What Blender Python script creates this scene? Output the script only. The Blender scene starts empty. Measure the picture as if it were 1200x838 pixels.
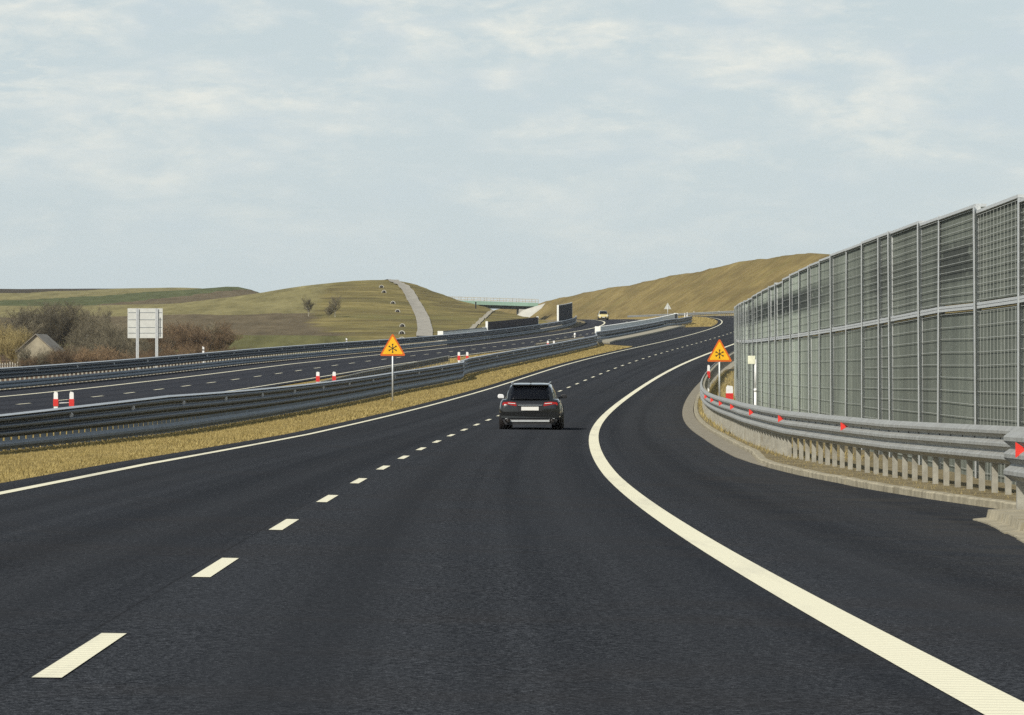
import bpy, bmesh, math, random
import numpy as np
from mathutils import Vector, Matrix
random.seed(7); rng = np.random.default_rng(7)
sc = bpy.context.scene
COL = sc.collection
R = math.radians

# ------------------------------------------------------------------ alignment of the motorway (metres)
SMIN, SMAX = -60, 3600
SS = np.arange(SMIN, SMAX + 1, 1.0)
KS = [-60, 0, 40, 80, 130, 190, 260, 340, 430, 520, 600, 680, 740, 830, 900, 1000, 1450, 1600, 3600]
KV = [0.00018, 0.00018687, 0.0002808, 0.00027806, 0.00027591, 0.00027973, 0.00015563, 0.00018492, 7.37e-06, 0.00016623,
      -0.00015277, -0.00035, -0.0005, -0.0005, -0.0003, -0.00012, -0.00012, 0, 0]
GS = [-60, -1, 0, 40, 80, 130, 190, 260, 340, 430, 520, 600, 680, 740, 780, 930, 970, 1600, 2000, 3600]
GV = [0, 0, 0.00014419, 6.7295e-05, 7.3427e-05, 7.3565e-05, 0.00011915, 8.2196e-05, 0, -1.1066e-05, 5.7479e-05, 3.7487e-06,
      3.3012e-06, 0, -7e-5, -7e-5, 0, 0, -2e-5, 0]
CS = [-60, 0, 40, 80, 130, 190, 260, 340, 430, 520, 600, 680, 740, 820, 1500, 3600]
CV = [0.009, 0.0091537, 0.018553, 0.024622, 0.0074863, 0.013081, 0.015605, 0.030429, 0.029055, 0.023931, 0.02568, 0.025346,
      0.02, -0.01, -0.02, 0]
i0 = int(-SMIN)
kk = np.interp(SS, KS, KV); zz = np.interp(SS, GS, GV)
TH = np.concatenate([[0], np.cumsum((kk[1:] + kk[:-1]) / 2)]); TH += -0.01650383 - TH[i0]
AX = np.concatenate([[0], np.cumsum((np.sin(TH[1:]) + np.sin(TH[:-1])) / 2)]); AX += -1.62902 - AX[i0]
AY = np.concatenate([[0], np.cumsum((np.cos(TH[1:]) + np.cos(TH[:-1])) / 2)]); AY -= AY[i0]
GR = np.concatenate([[0], np.cumsum((zz[1:] + zz[:-1]) / 2)]); GR += -0.00989843 - GR[i0]
AZ = np.concatenate([[0], np.cumsum((GR[1:] + GR[:-1]) / 2)]); AZ += -1.07794 - AZ[i0]
CF = np.interp(SS, CS, CV)
OL = -18.7085
LK = [100, 180, 260, 340, 450, 560, 700, 820]
LC = [0.011237, 0.009305, 0.005993, -0.00028, -0.009018, -0.010718, -0.009241, -0.008391]
LD = [0.3136, 0.2853, 0.2567, 0.1858, -0.0372, -0.1743, -0.45, -0.6]
LO = [-0.0493, -0.3148, -0.5801, -0.5837, -0.3459, 0.081, 0.6128, 0.8]

def I(s, a): return np.interp(s, SS, a)
def ol(s): return OL + np.interp(s, LK, LO)
def z_main(s, o): return I(s, AZ) - o * I(s, CF)
def z_left(s, o): return I(s, AZ) + np.interp(s, LK, LD) - (o - ol(s)) * np.interp(s, LK, LC)
def xy(s, o):
    t = I(s, TH)
    return I(s, AX) + o * np.cos(t), I(s, AY) - o * np.sin(t)
def smooth(a, b, x):
    t = np.clip((x - a) / (b - a), 0, 1); return t * t * (3 - 2 * t)
def und(x, y, sc_, seed=0.0):
    x = x / sc_ + seed * 3.1; y = y / sc_ - seed * 1.7
    return (np.sin(x * 1.3 + 1.7 * np.sin(y * .9 + seed)) + np.sin(y * 1.7 + 1.3 * np.sin(x * .7 - seed)) +
            .6 * np.sin(2.3 * x + 1.9 * y + seed) + .5 * np.sin(3.1 * y - 2.2 * x)) / 3.1
def natural(x, y):
    yy = np.where(x / np.maximum(y, 100) > -0.04, np.minimum(y, 1260), y)
    lin = np.interp(yy, [-200, 300, 450, 600, 680, 726, 955, 1232, 1528, 1951, 2150, 2700, 4000],
                    [-3, -2.5, -1.0, .6, 3.0, 5.6, 11.3, 17.6, 24.9, 35.0, 36.2, 33, 24])
    cap = np.interp(y, [-200, 1260, 1700, 4000], [17.9, 17.9, 17.0, 12.0])
    w = smooth(-0.058, -0.036, x / np.maximum(y, 100))
    n = np.where(y > 1100, lin * (1 - w) + np.minimum(lin, cap) * w, lin)
    sx = np.where(x < -30, 26.0, 14.0)
    n = n + 7.0 * np.exp(-((x + 30) / sx) ** 2 / 2 - ((y - 1120) / 110) ** 2 / 2)
    n = n + 2.2 * np.exp(-((x + 88) / 16) ** 2 / 2 - ((y - 1650) / 160) ** 2 / 2)
    return n + .35 * und(x, y, 37.0, 1.0)
HS = [0, 300, 600, 700, 750, 850, 900, 1000, 1100, 1200, 1300, 1400, 1500, 1600, 1800, 3600]
HV = [-2, -2, -1.5, 1, 3, 8, 11, 13.1, 13.5, 12, 10.4, 8.4, 5.6, 4, 1.5, 0]
def surf(s, o):
    """height of the ground at station s and offset o (arrays)"""
    s = np.asarray(s, float); o = np.asarray(o, float)
    s, o = np.broadcast_arrays(s, o)
    zm = z_main(s, o); zl = z_left(s, o)
    le = ol(s) + 4.4
    t = np.clip((-9.35 - o) / np.maximum(-9.35 - le, .5), 0, 1)
    z = np.where(o > -9.35, zm, np.where(o < le, zl, z_main(s, np.maximum(o, le)) * (1 - t) + z_left(s, np.minimum(o, le)) * t))
    x, y = xy(s, o)
    # left country
    N = natural(x, y); d = -27.2 - o; zr = z_left(s, np.full_like(o, -27.2))
    L = np.where(N > zr, np.minimum(N, zr + d / 1.9), np.maximum(N, zr - d / 1.7))
    L = L + np.clip(d / 8, 0, 1) * .22 * und(x, y, 7.0, 2.0)
    z = np.where(o < -27.2, L, z)
    # right country
    d = o - 10.8; zr = z_main(s, np.full_like(o, 10.8)); H = np.interp(s, HS, HV)
    Rr = np.where(H > 0, np.minimum(zr + d / 1.55, zr + H + .5 * und(x, y, 31., 3.) * np.clip(H / 4, 0, 1) - .06 * np.maximum(d - 21, 0)), np.maximum(zr + H, zr - d / 3))
    Rr = Rr + np.clip(d / 10, 0, 1) * .12 * und(x, y, 6.0, 4.0) * np.where(H > 0, 1, .3)
    return np.where(o > 10.8, Rr, z)
def pos(s, o, h=0.0):
    x, y = xy(s, o); return np.stack(np.broadcast_arrays(x, y, surf(s, o) + h), -1)
def P(s, o, h=0.0): return Vector([float(v) for v in pos(np.array([s]), np.array([o]), h)[0]])
def heading(s): return float(-I(s, TH))       # rotation about z that turns +Y to the road direction

# ------------------------------------------------------------------ object helpers
def meta(o, label=None, cat=None, group=None, kind=None):
    if label: o['label'] = label
    if cat: o['category'] = cat
    if group: o['group'] = group
    if kind: o['kind'] = kind
    return o
class MB:
    def __init__(self): self.v = []; self.f = []; self.m = []; self.uv = []; self.sm = []
    def add(self, vs, fs, m=0, uv=None, smooth=False):
        b = len(self.v); self.v.extend([tuple(map(float, p)) for p in vs])
        self.uv.extend(uv if uv is not None else [(0, 0)] * len(vs))
        for f in fs:
            self.f.append(tuple(b + i for i in f)); self.m.append(m); self.sm.append(smooth)
    def box(self, c, d, m=0, rz=0.0, M=None):
        x, y, z = (k / 2 for k in d)
        vs = [Vector((sx * x, sy * y, sz * z)) for sz in (-1, 1) for sy in (-1, 1) for sx in (-1, 1)]
        rot = Matrix.Rotation(rz, 3, 'Z') if M is None else M
        vs = [rot @ p + Vector(c) for p in vs]
        self.add(vs, [(0, 2, 3, 1), (4, 5, 7, 6), (0, 1, 5, 4), (2, 6, 7, 3), (0, 4, 6, 2), (1, 3, 7, 5)], m)
    def prism(self, poly, y0, y1, m=0, fn=lambda x, y, z: (x, y, z)):
        """poly in x,z; extruded along y"""
        n = len(poly); vs = [fn(p[0], y0, p[1]) for p in poly] + [fn(p[0], y1, p[1]) for p in poly]
        fs = [tuple(range(n - 1, -1, -1)), tuple(range(n, 2 * n))] + [(i, (i + 1) % n, (i + 1) % n + n, i + n) for i in range(n)]
        self.add(vs, [f[::-1] for f in fs], m)
    def tube(self, pts, r, n=8, m=0, cap=True):
        pts = [Vector(p) for p in pts]; rr = r if isinstance(r, (list, tuple)) else [r] * len(pts)
        vs = []; up = Vector((0, 0, 1))
        for i, p in enumerate(pts):
            t = (pts[min(i + 1, len(pts) - 1)] - pts[max(i - 1, 0)]).normalized()
            a = t.cross(up) if abs(t.z) < .95 else t.cross(Vector((1, 0, 0)))
            a.normalize(); b = t.cross(a)
            vs += [p + rr[i] * (math.cos(q) * a + math.sin(q) * b) for q in [2 * math.pi * k / n for k in range(n)]]
        fs = [(i * n + k, i * n + (k + 1) % n, (i + 1) * n + (k + 1) % n, (i + 1) * n + k) for i in range(len(pts) - 1) for k in range(n)]
        if cap: fs += [tuple(range(n - 1, -1, -1)), tuple(range((len(pts) - 1) * n, len(pts) * n))]
        self.add(vs, fs, m, smooth=True)
    def sweep(self, prof, ss, ofn, closed=True, m=0, scale=None, smooth=False, ends=True):
        """prof: list of (do, h) swept along the stations ss at offset ofn(s)"""
        ss = np.asarray(ss, float); n = len(prof); o0 = np.array([ofn(s) for s in ss])
        base = surf(ss, o0); vs = []; uv = []
        for i, s in enumerate(ss):
            sc_ = 1.0 if scale is None else scale(s)
            for do, h in prof:
                x, y = xy(s, o0[i] + do); vs.append((x, y, base[i] + h * sc_)); uv.append((s, h))
        k = n if closed else n - 1
        fs = [(i * n + j, (i + 1) * n + j, (i + 1) * n + (j + 1) % n, i * n + (j + 1) % n) for i in range(len(ss) - 1) for j in range(k)]
        if closed and ends: fs += [tuple(range(n)), tuple(range((len(ss) - 1) * n, len(ss) * n))[::-1]]
        self.add(vs, fs, m, uv, smooth)
    def obj(self, name, mats, parent=None, loc=None):
        me = bpy.data.meshes.new(name)
        vs = self.v
        if loc is not None: vs = [(a - loc[0], b - loc[1], c - loc[2]) for a, b, c in vs]
        me.from_pydata(vs, [], self.f)
        if not isinstance(mats, (list, tuple)): mats = [mats]
        for m_ in mats: me.materials.append(m_)
        me.polygons.foreach_set('material_index', self.m); me.polygons.foreach_set('use_smooth', self.sm)
        ul = me.uv_layers.new(name='UVMap'); li = np.empty(len(me.loops), int); me.loops.foreach_get('vertex_index', li)
        ul.data.foreach_set('uv', np.array(self.uv, dtype=np.float32)[li].ravel())
        me.update()
        o = bpy.data.objects.new(name, me); COL.objects.link(o)
        if parent is not None: o.parent = parent
        if loc is not None and parent is None: o.location = loc
        return o
def fixn(o):
    bm = bmesh.new(); bm.from_mesh(o.data); bmesh.ops.recalc_face_normals(bm, faces=bm.faces); bm.to_mesh(o.data); bm.free(); return o
def empty(name, loc=(0, 0, 0), rz=0.0):
    o = bpy.data.objects.new(name, None); COL.objects.link(o); o.location = loc; o.rotation_euler = (0, 0, rz); o.empty_display_size = .2; return o
def dup(root, loc, rz=None, label=None, group=None, scale=None):
    r = root.copy(); COL.objects.link(r); r.location = loc
    if rz is not None: r.rotation_euler = (0, 0, rz)
    if scale: r.scale = scale
    if label: r['label'] = label
    if group: r['group'] = group
    for ch in list(root.children):
        c = ch.copy(); COL.objects.link(c); c.parent = r
        for g in list(ch.children):
            d = g.copy(); COL.objects.link(d); d.parent = c
    return r
def bevel(o, w=.01, seg=2):
    md = o.modifiers.new('bevel', 'BEVEL'); md.width = w; md.segments = seg; md.limit_method = 'ANGLE'; return o

# ------------------------------------------------------------------ materials
class NT:
    def __init__(self, name):
        self.mat = bpy.data.materials.new(name); self.mat.use_nodes = True
        self.t = self.mat.node_tree; self.b = self.t.nodes['Principled BSDF']
    def n(self, typ, **kw):
        nd = self.t.nodes.new(typ)
        for k, v in kw.items():
            if k in nd.inputs: nd.inputs[k].default_value = v
            else: setattr(nd, k, v)
        return nd
    def l(self, a, b): self.t.links.new(a, b)
    def coord(self, kind='Object'):
        return self.n('ShaderNodeTexCoord').outputs[kind] if kind != 'World' else self.n('ShaderNodeNewGeometry').outputs['Position']
    def mapping(self, src, scale=(1, 1, 1), rot=(0, 0, 0)):
        m = self.n('ShaderNodeMapping'); m.inputs['Scale'].default_value = scale; m.inputs['Rotation'].default_value = rot
        self.l(src, m.inputs['Vector']); return m.outputs['Vector']
    def noise(self, vec, scale, detail=4, rough=.55, dist=0.0):
        nd = self.n('ShaderNodeTexNoise'); nd.inputs['Scale'].default_value = scale; nd.inputs['Detail'].default_value = detail
        nd.inputs['Roughness'].default_value = rough; nd.inputs['Distortion'].default_value = dist; self.l(vec, nd.inputs['Vector']); return nd.outputs['Fac']
    def ramp(self, fac, stops, interp='LINEAR'):
        r = self.n('ShaderNodeValToRGB'); r.color_ramp.interpolation = interp; el = r.color_ramp.elements
        while len(el) < len(stops): el.new(.5)
        for e, (p, c) in zip(el, stops):
            e.position = p; e.color = (c, c, c, 1) if isinstance(c, (int, float)) else (*c, 1)
        self.l(fac, r.inputs['Fac']); return r.outputs['Color']
    def mix(self, fac, a, b, mode='MIX'):
        m = self.n('ShaderNodeMix', data_type='RGBA', blend_type=mode)
        for sock, v in ((m.inputs[0], fac), (m.inputs[6], a), (m.inputs[7], b)):
            if isinstance(v, (int, float)): sock.default_value = v
            elif isinstance(v, tuple): sock.default_value = (*v, 1)
            else: self.l(v, sock)
        return m.outputs[2]
    def math(self, op, a, b=None, c=None):
        m = self.n('ShaderNodeMath', operation=op)
        for i, v in enumerate((a, b, c)):
            if v is None: continue
            if isinstance(v, (int, float)): m.inputs[i].default_value = v
            else: self.l(v, m.inputs[i])
        return m.outputs[0]
    def base(self, c):
        if isinstance(c, tuple): self.b.inputs['Base Color'].default_value = (*c, 1)
        else: self.l(c, self.b.inputs['Base Color'])
    def bump(self, h, strength=.3, dist=.02):
        b = self.n('ShaderNodeBump'); b.inputs['Strength'].default_value = strength; b.inputs['Distance'].default_value = dist
        self.l(h, b.inputs['Height']); self.l(b.outputs[0], self.b.inputs['Normal'])
    def set(self, **kw):
        for k, v in kw.items(): self.b.inputs[k].default_value = v
        return self
def worn(name, col, rough=.5, metal=0.0, var=.12, scale=6.0, dirt=None, dirt_amt=.3, bump=0.0, spec=.5):
    """paint / metal / plastic with slight variation and dirt"""
    t = NT(name); v = t.coord('World')
    n = t.noise(v, scale, 5, .6)
    lo = tuple(max(0, c * (1 - var)) for c in col); hi = tuple(min(1, c * (1 + var)) for c in col)
    c = t.mix(t.ramp(n, [(.3, 0.0), (.7, 1.0)]), lo, hi)
    if dirt:
        d = t.ramp(t.noise(v, scale * .45, 6, .7), [(.45, 0.0), (.75, dirt_amt)]); c = t.mix(d, c, dirt)
    t.base(c); t.set(Roughness=rough, Metallic=metal); t.b.inputs['Specular IOR Level'].default_value = spec
    if bump: t.bump(t.noise(v, scale * 8, 3), bump, .005)
    return t.mat

def asphalt(name, tint=(1, 1, 1)):
    t = NT(name); v = t.coord('World'); uv = t.coord('UV')
    grain = t.noise(v, 30, 4, .75); fine = t.noise(v, 110, 2, .6)
    big = t.noise(t.mapping(uv, (.5, .05, 1)), 1.0, 5, .6)          # long streaks along the lane
    tracks = t.noise(t.mapping(uv, (1.6, .004, 1)), 1.0, 3, .5)
    blot = t.noise(v, .35, 5, .65)
    c0 = t.ramp(t.math('ADD', t.math('MULTIPLY', grain, .55), t.math('MULTIPLY', fine, .45)), [(.39, (.004, .0045, .005)), (.50, (.0305, .0330, .036)), (.61, (.13, .135, .14))])
    c1 = t.mix(t.ramp(big, [(.38, 0.0), (.7, .5)]), c0, (.050, .0535, .0575))
    c2 = t.mix(t.ramp(tracks, [(.42, 0.0), (.62, .45)]), c1, (.020, .0222, .025))
    c3 = t.mix(t.ramp(blot, [(.5, 0.0), (.75, .35)]), c2, (.047, .041, .036))
    su = t.n('ShaderNodeSeparateXYZ'); t.l(uv, su.inputs[0]); u = su.outputs[0]
    tr = t.math('COSINE', t.math('MULTIPLY', t.math('ADD', u, .95), 2 * math.pi / 1.9))       # wheel paths every 1.9 m
    c3 = t.mix(t.math('MULTIPLY', t.ramp(t.math('ADD', t.math('MULTIPLY', tr, .5), .5), [(.35, 0.0), (.95, .42)]), t.ramp(t.noise(t.mapping(uv, (.7, .02, 1)), 1.0, 4, .6), [(.3, .3), (.7, 1.0)])), c3, (.043, .0445, .046))
    dust = t.ramp(u, [(4.6 / 10, 0.0), (6.7 / 10, .5)]); us = t.math('DIVIDE', u, 10.0); dust = t.ramp(us, [(.43, 0.0), (.70, .55)])
    c3 = t.mix(t.math('MULTIPLY', dust, t.ramp(t.noise(v, .8, 6, .7), [(.4, 0.0), (.65, 1.0)])), c3, (.066, .061, .052))
    seam = t.ramp(t.math('ABSOLUTE', t.math('ADD', u, .13)), [(.004, .3), (.012, 0.0)]); c3 = t.mix(seam, c3, (.012, .011, .010))
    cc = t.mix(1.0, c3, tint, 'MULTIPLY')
    t.base(cc); t.set(Roughness=.82); t.b.inputs['Specular IOR Level'].default_value = 0.0
    t.bump(t.math('ADD', grain, fine), .55, .012)
    return t.mat
def roadpaint(name, col):
    t = NT(name); v = t.coord('World'); uv = t.coord('UV')
    n = t.noise(v, 9, 6, .7); g = t.noise(v, 90, 3, .6)
    c = t.mix(t.ramp(n, [(.5, 0.0), (.85, .35)]), col, tuple(k * .72 for k in col))
    c = t.mix(t.ramp(g, [(.60, 0.0), (.74, .6)]), c, (.2, .19, .16))
    st_ = t.noise(t.mapping(v, (2.0, .12, 1)), 1.0, 5, .7); c = t.mix(t.ramp(st_, [(.52, 0.0), (.72, .35)]), c, (.33, .31, .26))
    w = t.n('ShaderNodeTexWave', wave_type='BANDS', bands_direction='Y'); w.inputs['Scale'].default_value = 1.7; w.inputs['Distortion'].default_value = 1.5
    w.inputs['Detail'].default_value = 3; t.l(uv, w.inputs['Vector'])
    c = t.mix(t.ramp(w.outputs['Fac'], [(.0, .34), (.22, 0.0)]), c, (.3, .28, .22))
    t.base(c); t.set(Roughness=.6); t.bump(t.noise(v, 120, 2), .3, .006); return t.mat
def ground_mat(name, stops, scale=.8, fine=9.0, green=None, bump=.6, soil=None, rill=None):
    t = NT(name); v = t.coord('World')
    n = t.noise(v, scale, 8, .68); f = t.noise(v, fine, 5, .7)
    m = t.math('ADD', t.math('MULTIPLY', n, .6), t.math('MULTIPLY', f, .4))
    c = t.ramp(m, stops)
    if green:
        c = t.mix(t.ramp(t.noise(v, scale * .5, 5, .6), [(.5, 0.0), (.7, .55)]), c, green)
    if soil:
        c = t.mix(t.ramp(t.noise(v, scale * 1.7, 6, .7), [(.56, 0.0), (.72, .75)]), c, soil)
    if rill:                                                         # slanting erosion streaks down the slope
        r = t.noise(t.mapping(v, rill[0], rill[1]), 1.0, 6, .6)
        c = t.mix(t.ramp(r, [(.42, 0.0), (.62, rill[2])]), c, rill[3])
    t.base(c); t.set(Roughness=.95); t.b.inputs['Specular IOR Level'].default_value = .1
    t.bump(m, bump, .12); return t.mat

M = {}
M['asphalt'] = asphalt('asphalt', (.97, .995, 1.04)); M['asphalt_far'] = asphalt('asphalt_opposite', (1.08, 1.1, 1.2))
M['paint'] = roadpaint('road_paint', (.87, .82, .585))
M['grass'] = ground_mat('dry_median_grass', [(.36, (.16, .115, .04)), (.5, (.27, .20, .068)), (.66, (.40, .31, .115))], .9, 11, soil=(.20, .155, .075))
M['verge'] = ground_mat('verge_soil', [(.34, (.10, .083, .05)), (.5, (.20, .165, .095)), (.68, (.34, .29, .18))], 1.6, 14, soil=(.25, .19, .08))
M['hill'] = ground_mat('dry_cut_slope', [(.36, (.13, .098, .035)), (.5, (.215, .163, .060)), (.64, (.31, .24, .095))], .16, 1.3, green=(.135, .118, .036), soil=(.15, .095, .048), rill=((.10, .025, .25), (0, 0, .35), .5, (.10, .075, .028)))
M['knoll'] = ground_mat('rough_pasture', [(.36, (.085, .076, .025)), (.5, (.135, .115, .037)), (.66, (.20, .165, .058))], .10, .9, green=(.075, .085, .026), soil=(.13, .10, .04), rill=((.02, .10, .35), (0, 0, .2), .4, (.072, .062, .026)))
def field_mat():
    t = NT('striped_fields'); v = t.coord('World'); sep = t.n('ShaderNodeSeparateXYZ'); t.l(v, sep.inputs[0])
    x, y = sep.outputs[0], sep.outputs[1]
    wv = t.math('SUBTRACT', t.noise(v, .02, 4), .5)
    w = t.math('SUBTRACT', y, t.math('MULTIPLY', t.math('ADD', x, 110), 17.0))
    w = t.math('ADD', w, t.math('MULTIPLY', wv, 160.0))
    fac = t.math('DIVIDE', t.math('ADD', w, 1200.0), 4200.0)
    k = lambda q: (q + 1200) / 4200
    brown, pale, green, red, dark = (.13, .104, .062), (.21, .185, .083), (.092, .104, .045), (.125, .082, .05), (.06, .05, .035); olive = (.13, .125, .05)
    cu = t.ramp(fac, [(0, red), (k(-760), brown), (k(-20), pale), (k(520), brown), (k(1185), green), (k(1880), pale), (k(2700), dark)], 'CONSTANT')
    yw = t.math('DIVIDE', t.math('ADD', y, t.math('ADD', t.math('MULTIPLY', wv, 70.0), t.math('MULTIPLY', x, .35))), 3000.0); q3 = lambda q: q / 3000
    clo = t.ramp(yw, [(0, red), (q3(650), olive), (q3(708), brown), (q3(905), pale)], 'CONSTANT')
    c = t.mix(t.ramp(yw, [(q3(1185), 0.0), (q3(1195), 1.0)]), clo, cu)
    top = t.ramp(t.math('DIVIDE', y, 3000.0), [(.655, 0.0), (.665, 1.0)]); c = t.mix(top, c, dark)
    n = t.noise(t.mapping(v, (.25, .03, .2)), 1.0, 7, .7); c = t.mix(1.0, c, t.ramp(n, [(.3, .62), (.7, 1.35)]), 'MULTIPLY')
    ex = t.math('DIVIDE', t.math('ADD', x, 11.0), 30.0); ey = t.math('DIVIDE', t.math('SUBTRACT', y, 1080.0), 410.0)
    ed = t.math('ADD', t.math('MULTIPLY', ex, ex), t.math('MULTIPLY', ey, ey)); ed = t.math('ADD', ed, t.math('MULTIPLY', t.math('SUBTRACT', t.noise(v, .05, 5, .6), .5), .55))
    kn = t.ramp(ed, [(.86, 1.0), (1.0, 0.0)])
    far = t.math('MULTIPLY', t.ramp(t.math('DIVIDE', y, 3000.0), [(.49, 0.0), (.51, 1.0)]), t.ramp(t.math('DIVIDE', t.math('ADD', x, 200.0), 400.0), [(.33, 0.0), (.37, 1.0)]))
    kn = t.math('MAXIMUM', kn, far)
    n1 = t.noise(v, .11, 8, .7); n2 = t.noise(v, 1.0, 5, .7)
    kc = t.ramp(t.math('ADD', t.math('MULTIPLY', n1, .6), t.math('MULTIPLY', n2, .4)), [(.38, (.135, .112, .042)), (.5, (.215, .178, .066)), (.62, (.30, .245, .098))])
    kc = t.mix(t.ramp(t.noise(v, .035, 4, .6), [(.48, 0.0), (.66, .6)]), kc, (.135, .128, .048))
    kc = t.mix(t.ramp(t.noise(t.mapping(v, (.035, .035, 1.5)), 1.0, 6, .65), [(.46, 0.0), (.62, .8)]), kc, (.098, .080, .038))
    c = t.mix(kn, c, kc)
    t.base(c); t.set(Roughness=1.0); t.b.inputs['Specular IOR Level'].default_value = .05; t.bump(n2, .6, .2); return t.mat
M['field'] = field_mat()
M['steel'] = worn('galvanised_steel', (.33, .335, .31), .58, .3, .2, 5, (.24, .22, .18), .35, .12)
M['steel_post'] = worn('galvanised_post', (.37, .355, .295), .65, .2, .2, 7, (.20, .17, .11), .6, .15)
M['steel_dark'] = worn('shade_dark_steel', (.034, .048, .062), .5, .3, .25, 4, (.018, .022, .026), .4, .12)  # galvanised rail steel, its colour darkened to look shaded
M['steel_rub'] = worn('lower_beam_steel', (.21, .24, .265), .6, .25, .2, 3, (.08, .085, .09), .5, .1)
M['alu'] = worn('aluminium', (.60, .62, .61), .45, .4, .08, 8, (.35, .34, .30), .3)
M['wire'] = worn('galvanised_wire', (.50, .52, .48), .5, .3, .08, 8)
M['concrete'] = worn('pale_concrete', (.33, .295, .205), .9, 0, .28, 5, (.13, .11, .065), .75, .5)
M['bridge_concrete'] = worn('bridge_concrete', (.46, .45, .39), .9, 0, .1, .5, (.3, .28, .22), .4)
M['block'] = worn('gutter_block', (.23, .205, .15), .92, 0, .22, 6, (.12, .10, .06), .6, .5)
M['parapet'] = worn('whitish_concrete', (.84, .85, .79), .8, 0, .05, 2, (.55, .55, .48), .35, .2)
M['slab'] = worn('paving_slab', (.33, .30, .22), .9, 0, .15, 2, (.2, .18, .12), .4, .3)
M['white'] = worn('white_plastic', (.80, .80, .78), .45, 0, .04, 8, (.45, .43, .38), .25)
M['red'] = worn('red_reflective', (.62, .035, .03), .4, 0, .08, 12)
M['redref'] = worn('red_reflector', (.80, .05, .035), .35, 0, .05, 20)
M['whiteref'] = worn('white_reflector', (.85, .85, .82), .3, 0, .03, 20)
M['sign_yellow'] = worn('sign_yellow', (.86, .47, .012), .4, 0, .03, 6)
M['sign_red'] = worn('sign_red', (.66, .13, .012), .4, 0, .06, 6)
M['black'] = worn('black_print', (.015, .012, .01), .5, 0, .1, 10)
M['signback'] = worn('sign_back_grey', (.60, .61, .56), .55, .1, .06, 3, (.42, .42, .38), .4)
M['screen_dark'] = worn('dark_screen_panel', (.017, .022, .032), .75, 0, .2, 1.5, (.01, .012, .016), .5, 0, .15)
M['screen_top'] = worn('purple_screen_panel', (.034, .028, .034), .75, 0, .15, 1.5, None, .3, 0, .15)
M['shaded_girder'] = worn('shaded_girder', (.045, .07, .06), .6)  # green girder darkened in its colour for the shade under the deck
M['girder'] = worn('green_girder', (.26, .40, .31), .5, 0, .08, .4, (.2, .25, .2), .3)
M['plaster'] = worn('old_plaster', (.35, .31, .215), .95, 0, .2, .9, (.22, .19, .14), .6, .4)
M['rooftile'] = worn('worn_roof', (.26, .235, .185), .9, 0, .2, 1.5, (.12, .10, .08), .5, .4)
M['gravel'] = ground_mat('gravel_track', [(.35, (.22, .205, .175)), (.5, (.33, .31, .26)), (.65, (.42, .395, .33))], .5, 3.0, soil=(.22, .19, .13))
def bark(name, a, b):
    t = NT(name); v = t.coord('World'); oi = t.n('ShaderNodeObjectInfo')
    c = t.mix(t.noise(v, 2.0, 4), a, b)
    hs = t.n('ShaderNodeHueSaturation'); t.l(c, hs.inputs['Color']); t.l(t.math('ADD', t.math('MULTIPLY', oi.outputs['Random'], .7), .65), hs.inputs['Value'])
    t.base(hs.outputs[0]); t.set(Roughness=.95); return t.mat
M['bark'] = bark('grey_brown_twigs', (.11, .095, .06), (.18, .155, .095))
M['bark_red'] = bark('reddish_twigs', (.15, .10, .055), (.23, .155, .08))
M['bark_yellow'] = bark('yellowish_twigs', (.21, .165, .065), (.30, .24, .10))
M['bark_pale'] = bark('pale_bark', (.38, .36, .28), (.5, .47, .38))
# noise-barrier face: pressed wood-concrete, ribbed upright, with near-black patches in an upper band
def barrier_mat():
    t = NT('wood_concrete_panel'); uv = t.coord('UV'); v = t.coord('World')
    n = t.noise(t.mapping(uv, (1.6, .22, 1)), 1.0, 6, .7)
    c = t.ramp(n, [(.3, (.092, .107, .088)), (.5, (.155, .176, .143)), (.72, (.25, .272, .222))])
    g = t.noise(v, 30, 4, .7); c = t.mix(1.0, c, t.ramp(g, [(.3, .72), (.7, 1.25)]), 'MULTIPLY')
    sep = t.n('ShaderNodeSeparateXYZ'); t.l(uv, sep.inputs[0])
    h = sep.outputs[1]; u = sep.outputs[0]
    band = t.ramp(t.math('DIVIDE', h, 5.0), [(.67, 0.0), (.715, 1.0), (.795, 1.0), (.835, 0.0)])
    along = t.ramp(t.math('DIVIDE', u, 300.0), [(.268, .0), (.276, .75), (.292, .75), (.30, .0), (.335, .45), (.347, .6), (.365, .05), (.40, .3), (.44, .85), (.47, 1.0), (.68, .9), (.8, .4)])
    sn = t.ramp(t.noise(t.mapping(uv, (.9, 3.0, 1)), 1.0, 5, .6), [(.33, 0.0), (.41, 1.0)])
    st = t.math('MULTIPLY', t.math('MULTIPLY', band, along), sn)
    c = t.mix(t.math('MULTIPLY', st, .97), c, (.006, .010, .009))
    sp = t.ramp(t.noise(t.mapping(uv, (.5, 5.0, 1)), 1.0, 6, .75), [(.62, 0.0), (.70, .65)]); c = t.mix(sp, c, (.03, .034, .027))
    bay_tone = t.ramp(t.noise(t.mapping(uv, (.16, .0, 1)), 1.0, 1, .5), [(.35, .75), (.65, 1.35)]); c = t.mix(1.0, c, bay_tone, 'MULTIPLY')  # tone varies at random along the wall
    far_lit = t.ramp(t.math('DIVIDE', u, 300.0), [(.30, .74), (.38, .95), (.46, 1.75), (.62, 2.0)]); c = t.mix(1.0, c, far_lit, 'MULTIPLY')  # far bays lightened in colour, as if more strongly lit
    t.base(c); t.set(Roughness=.95)
    w = t.n('ShaderNodeTexWave', wave_type='BANDS', bands_direction='X'); w.inputs['Scale'].default_value = 4.0; t.l(uv, w.inputs['Vector'])
    t.bump(t.math('ADD', w.outputs['Fac'], g), .5, .03); return t.mat
M['barrier'] = barrier_mat()
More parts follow.
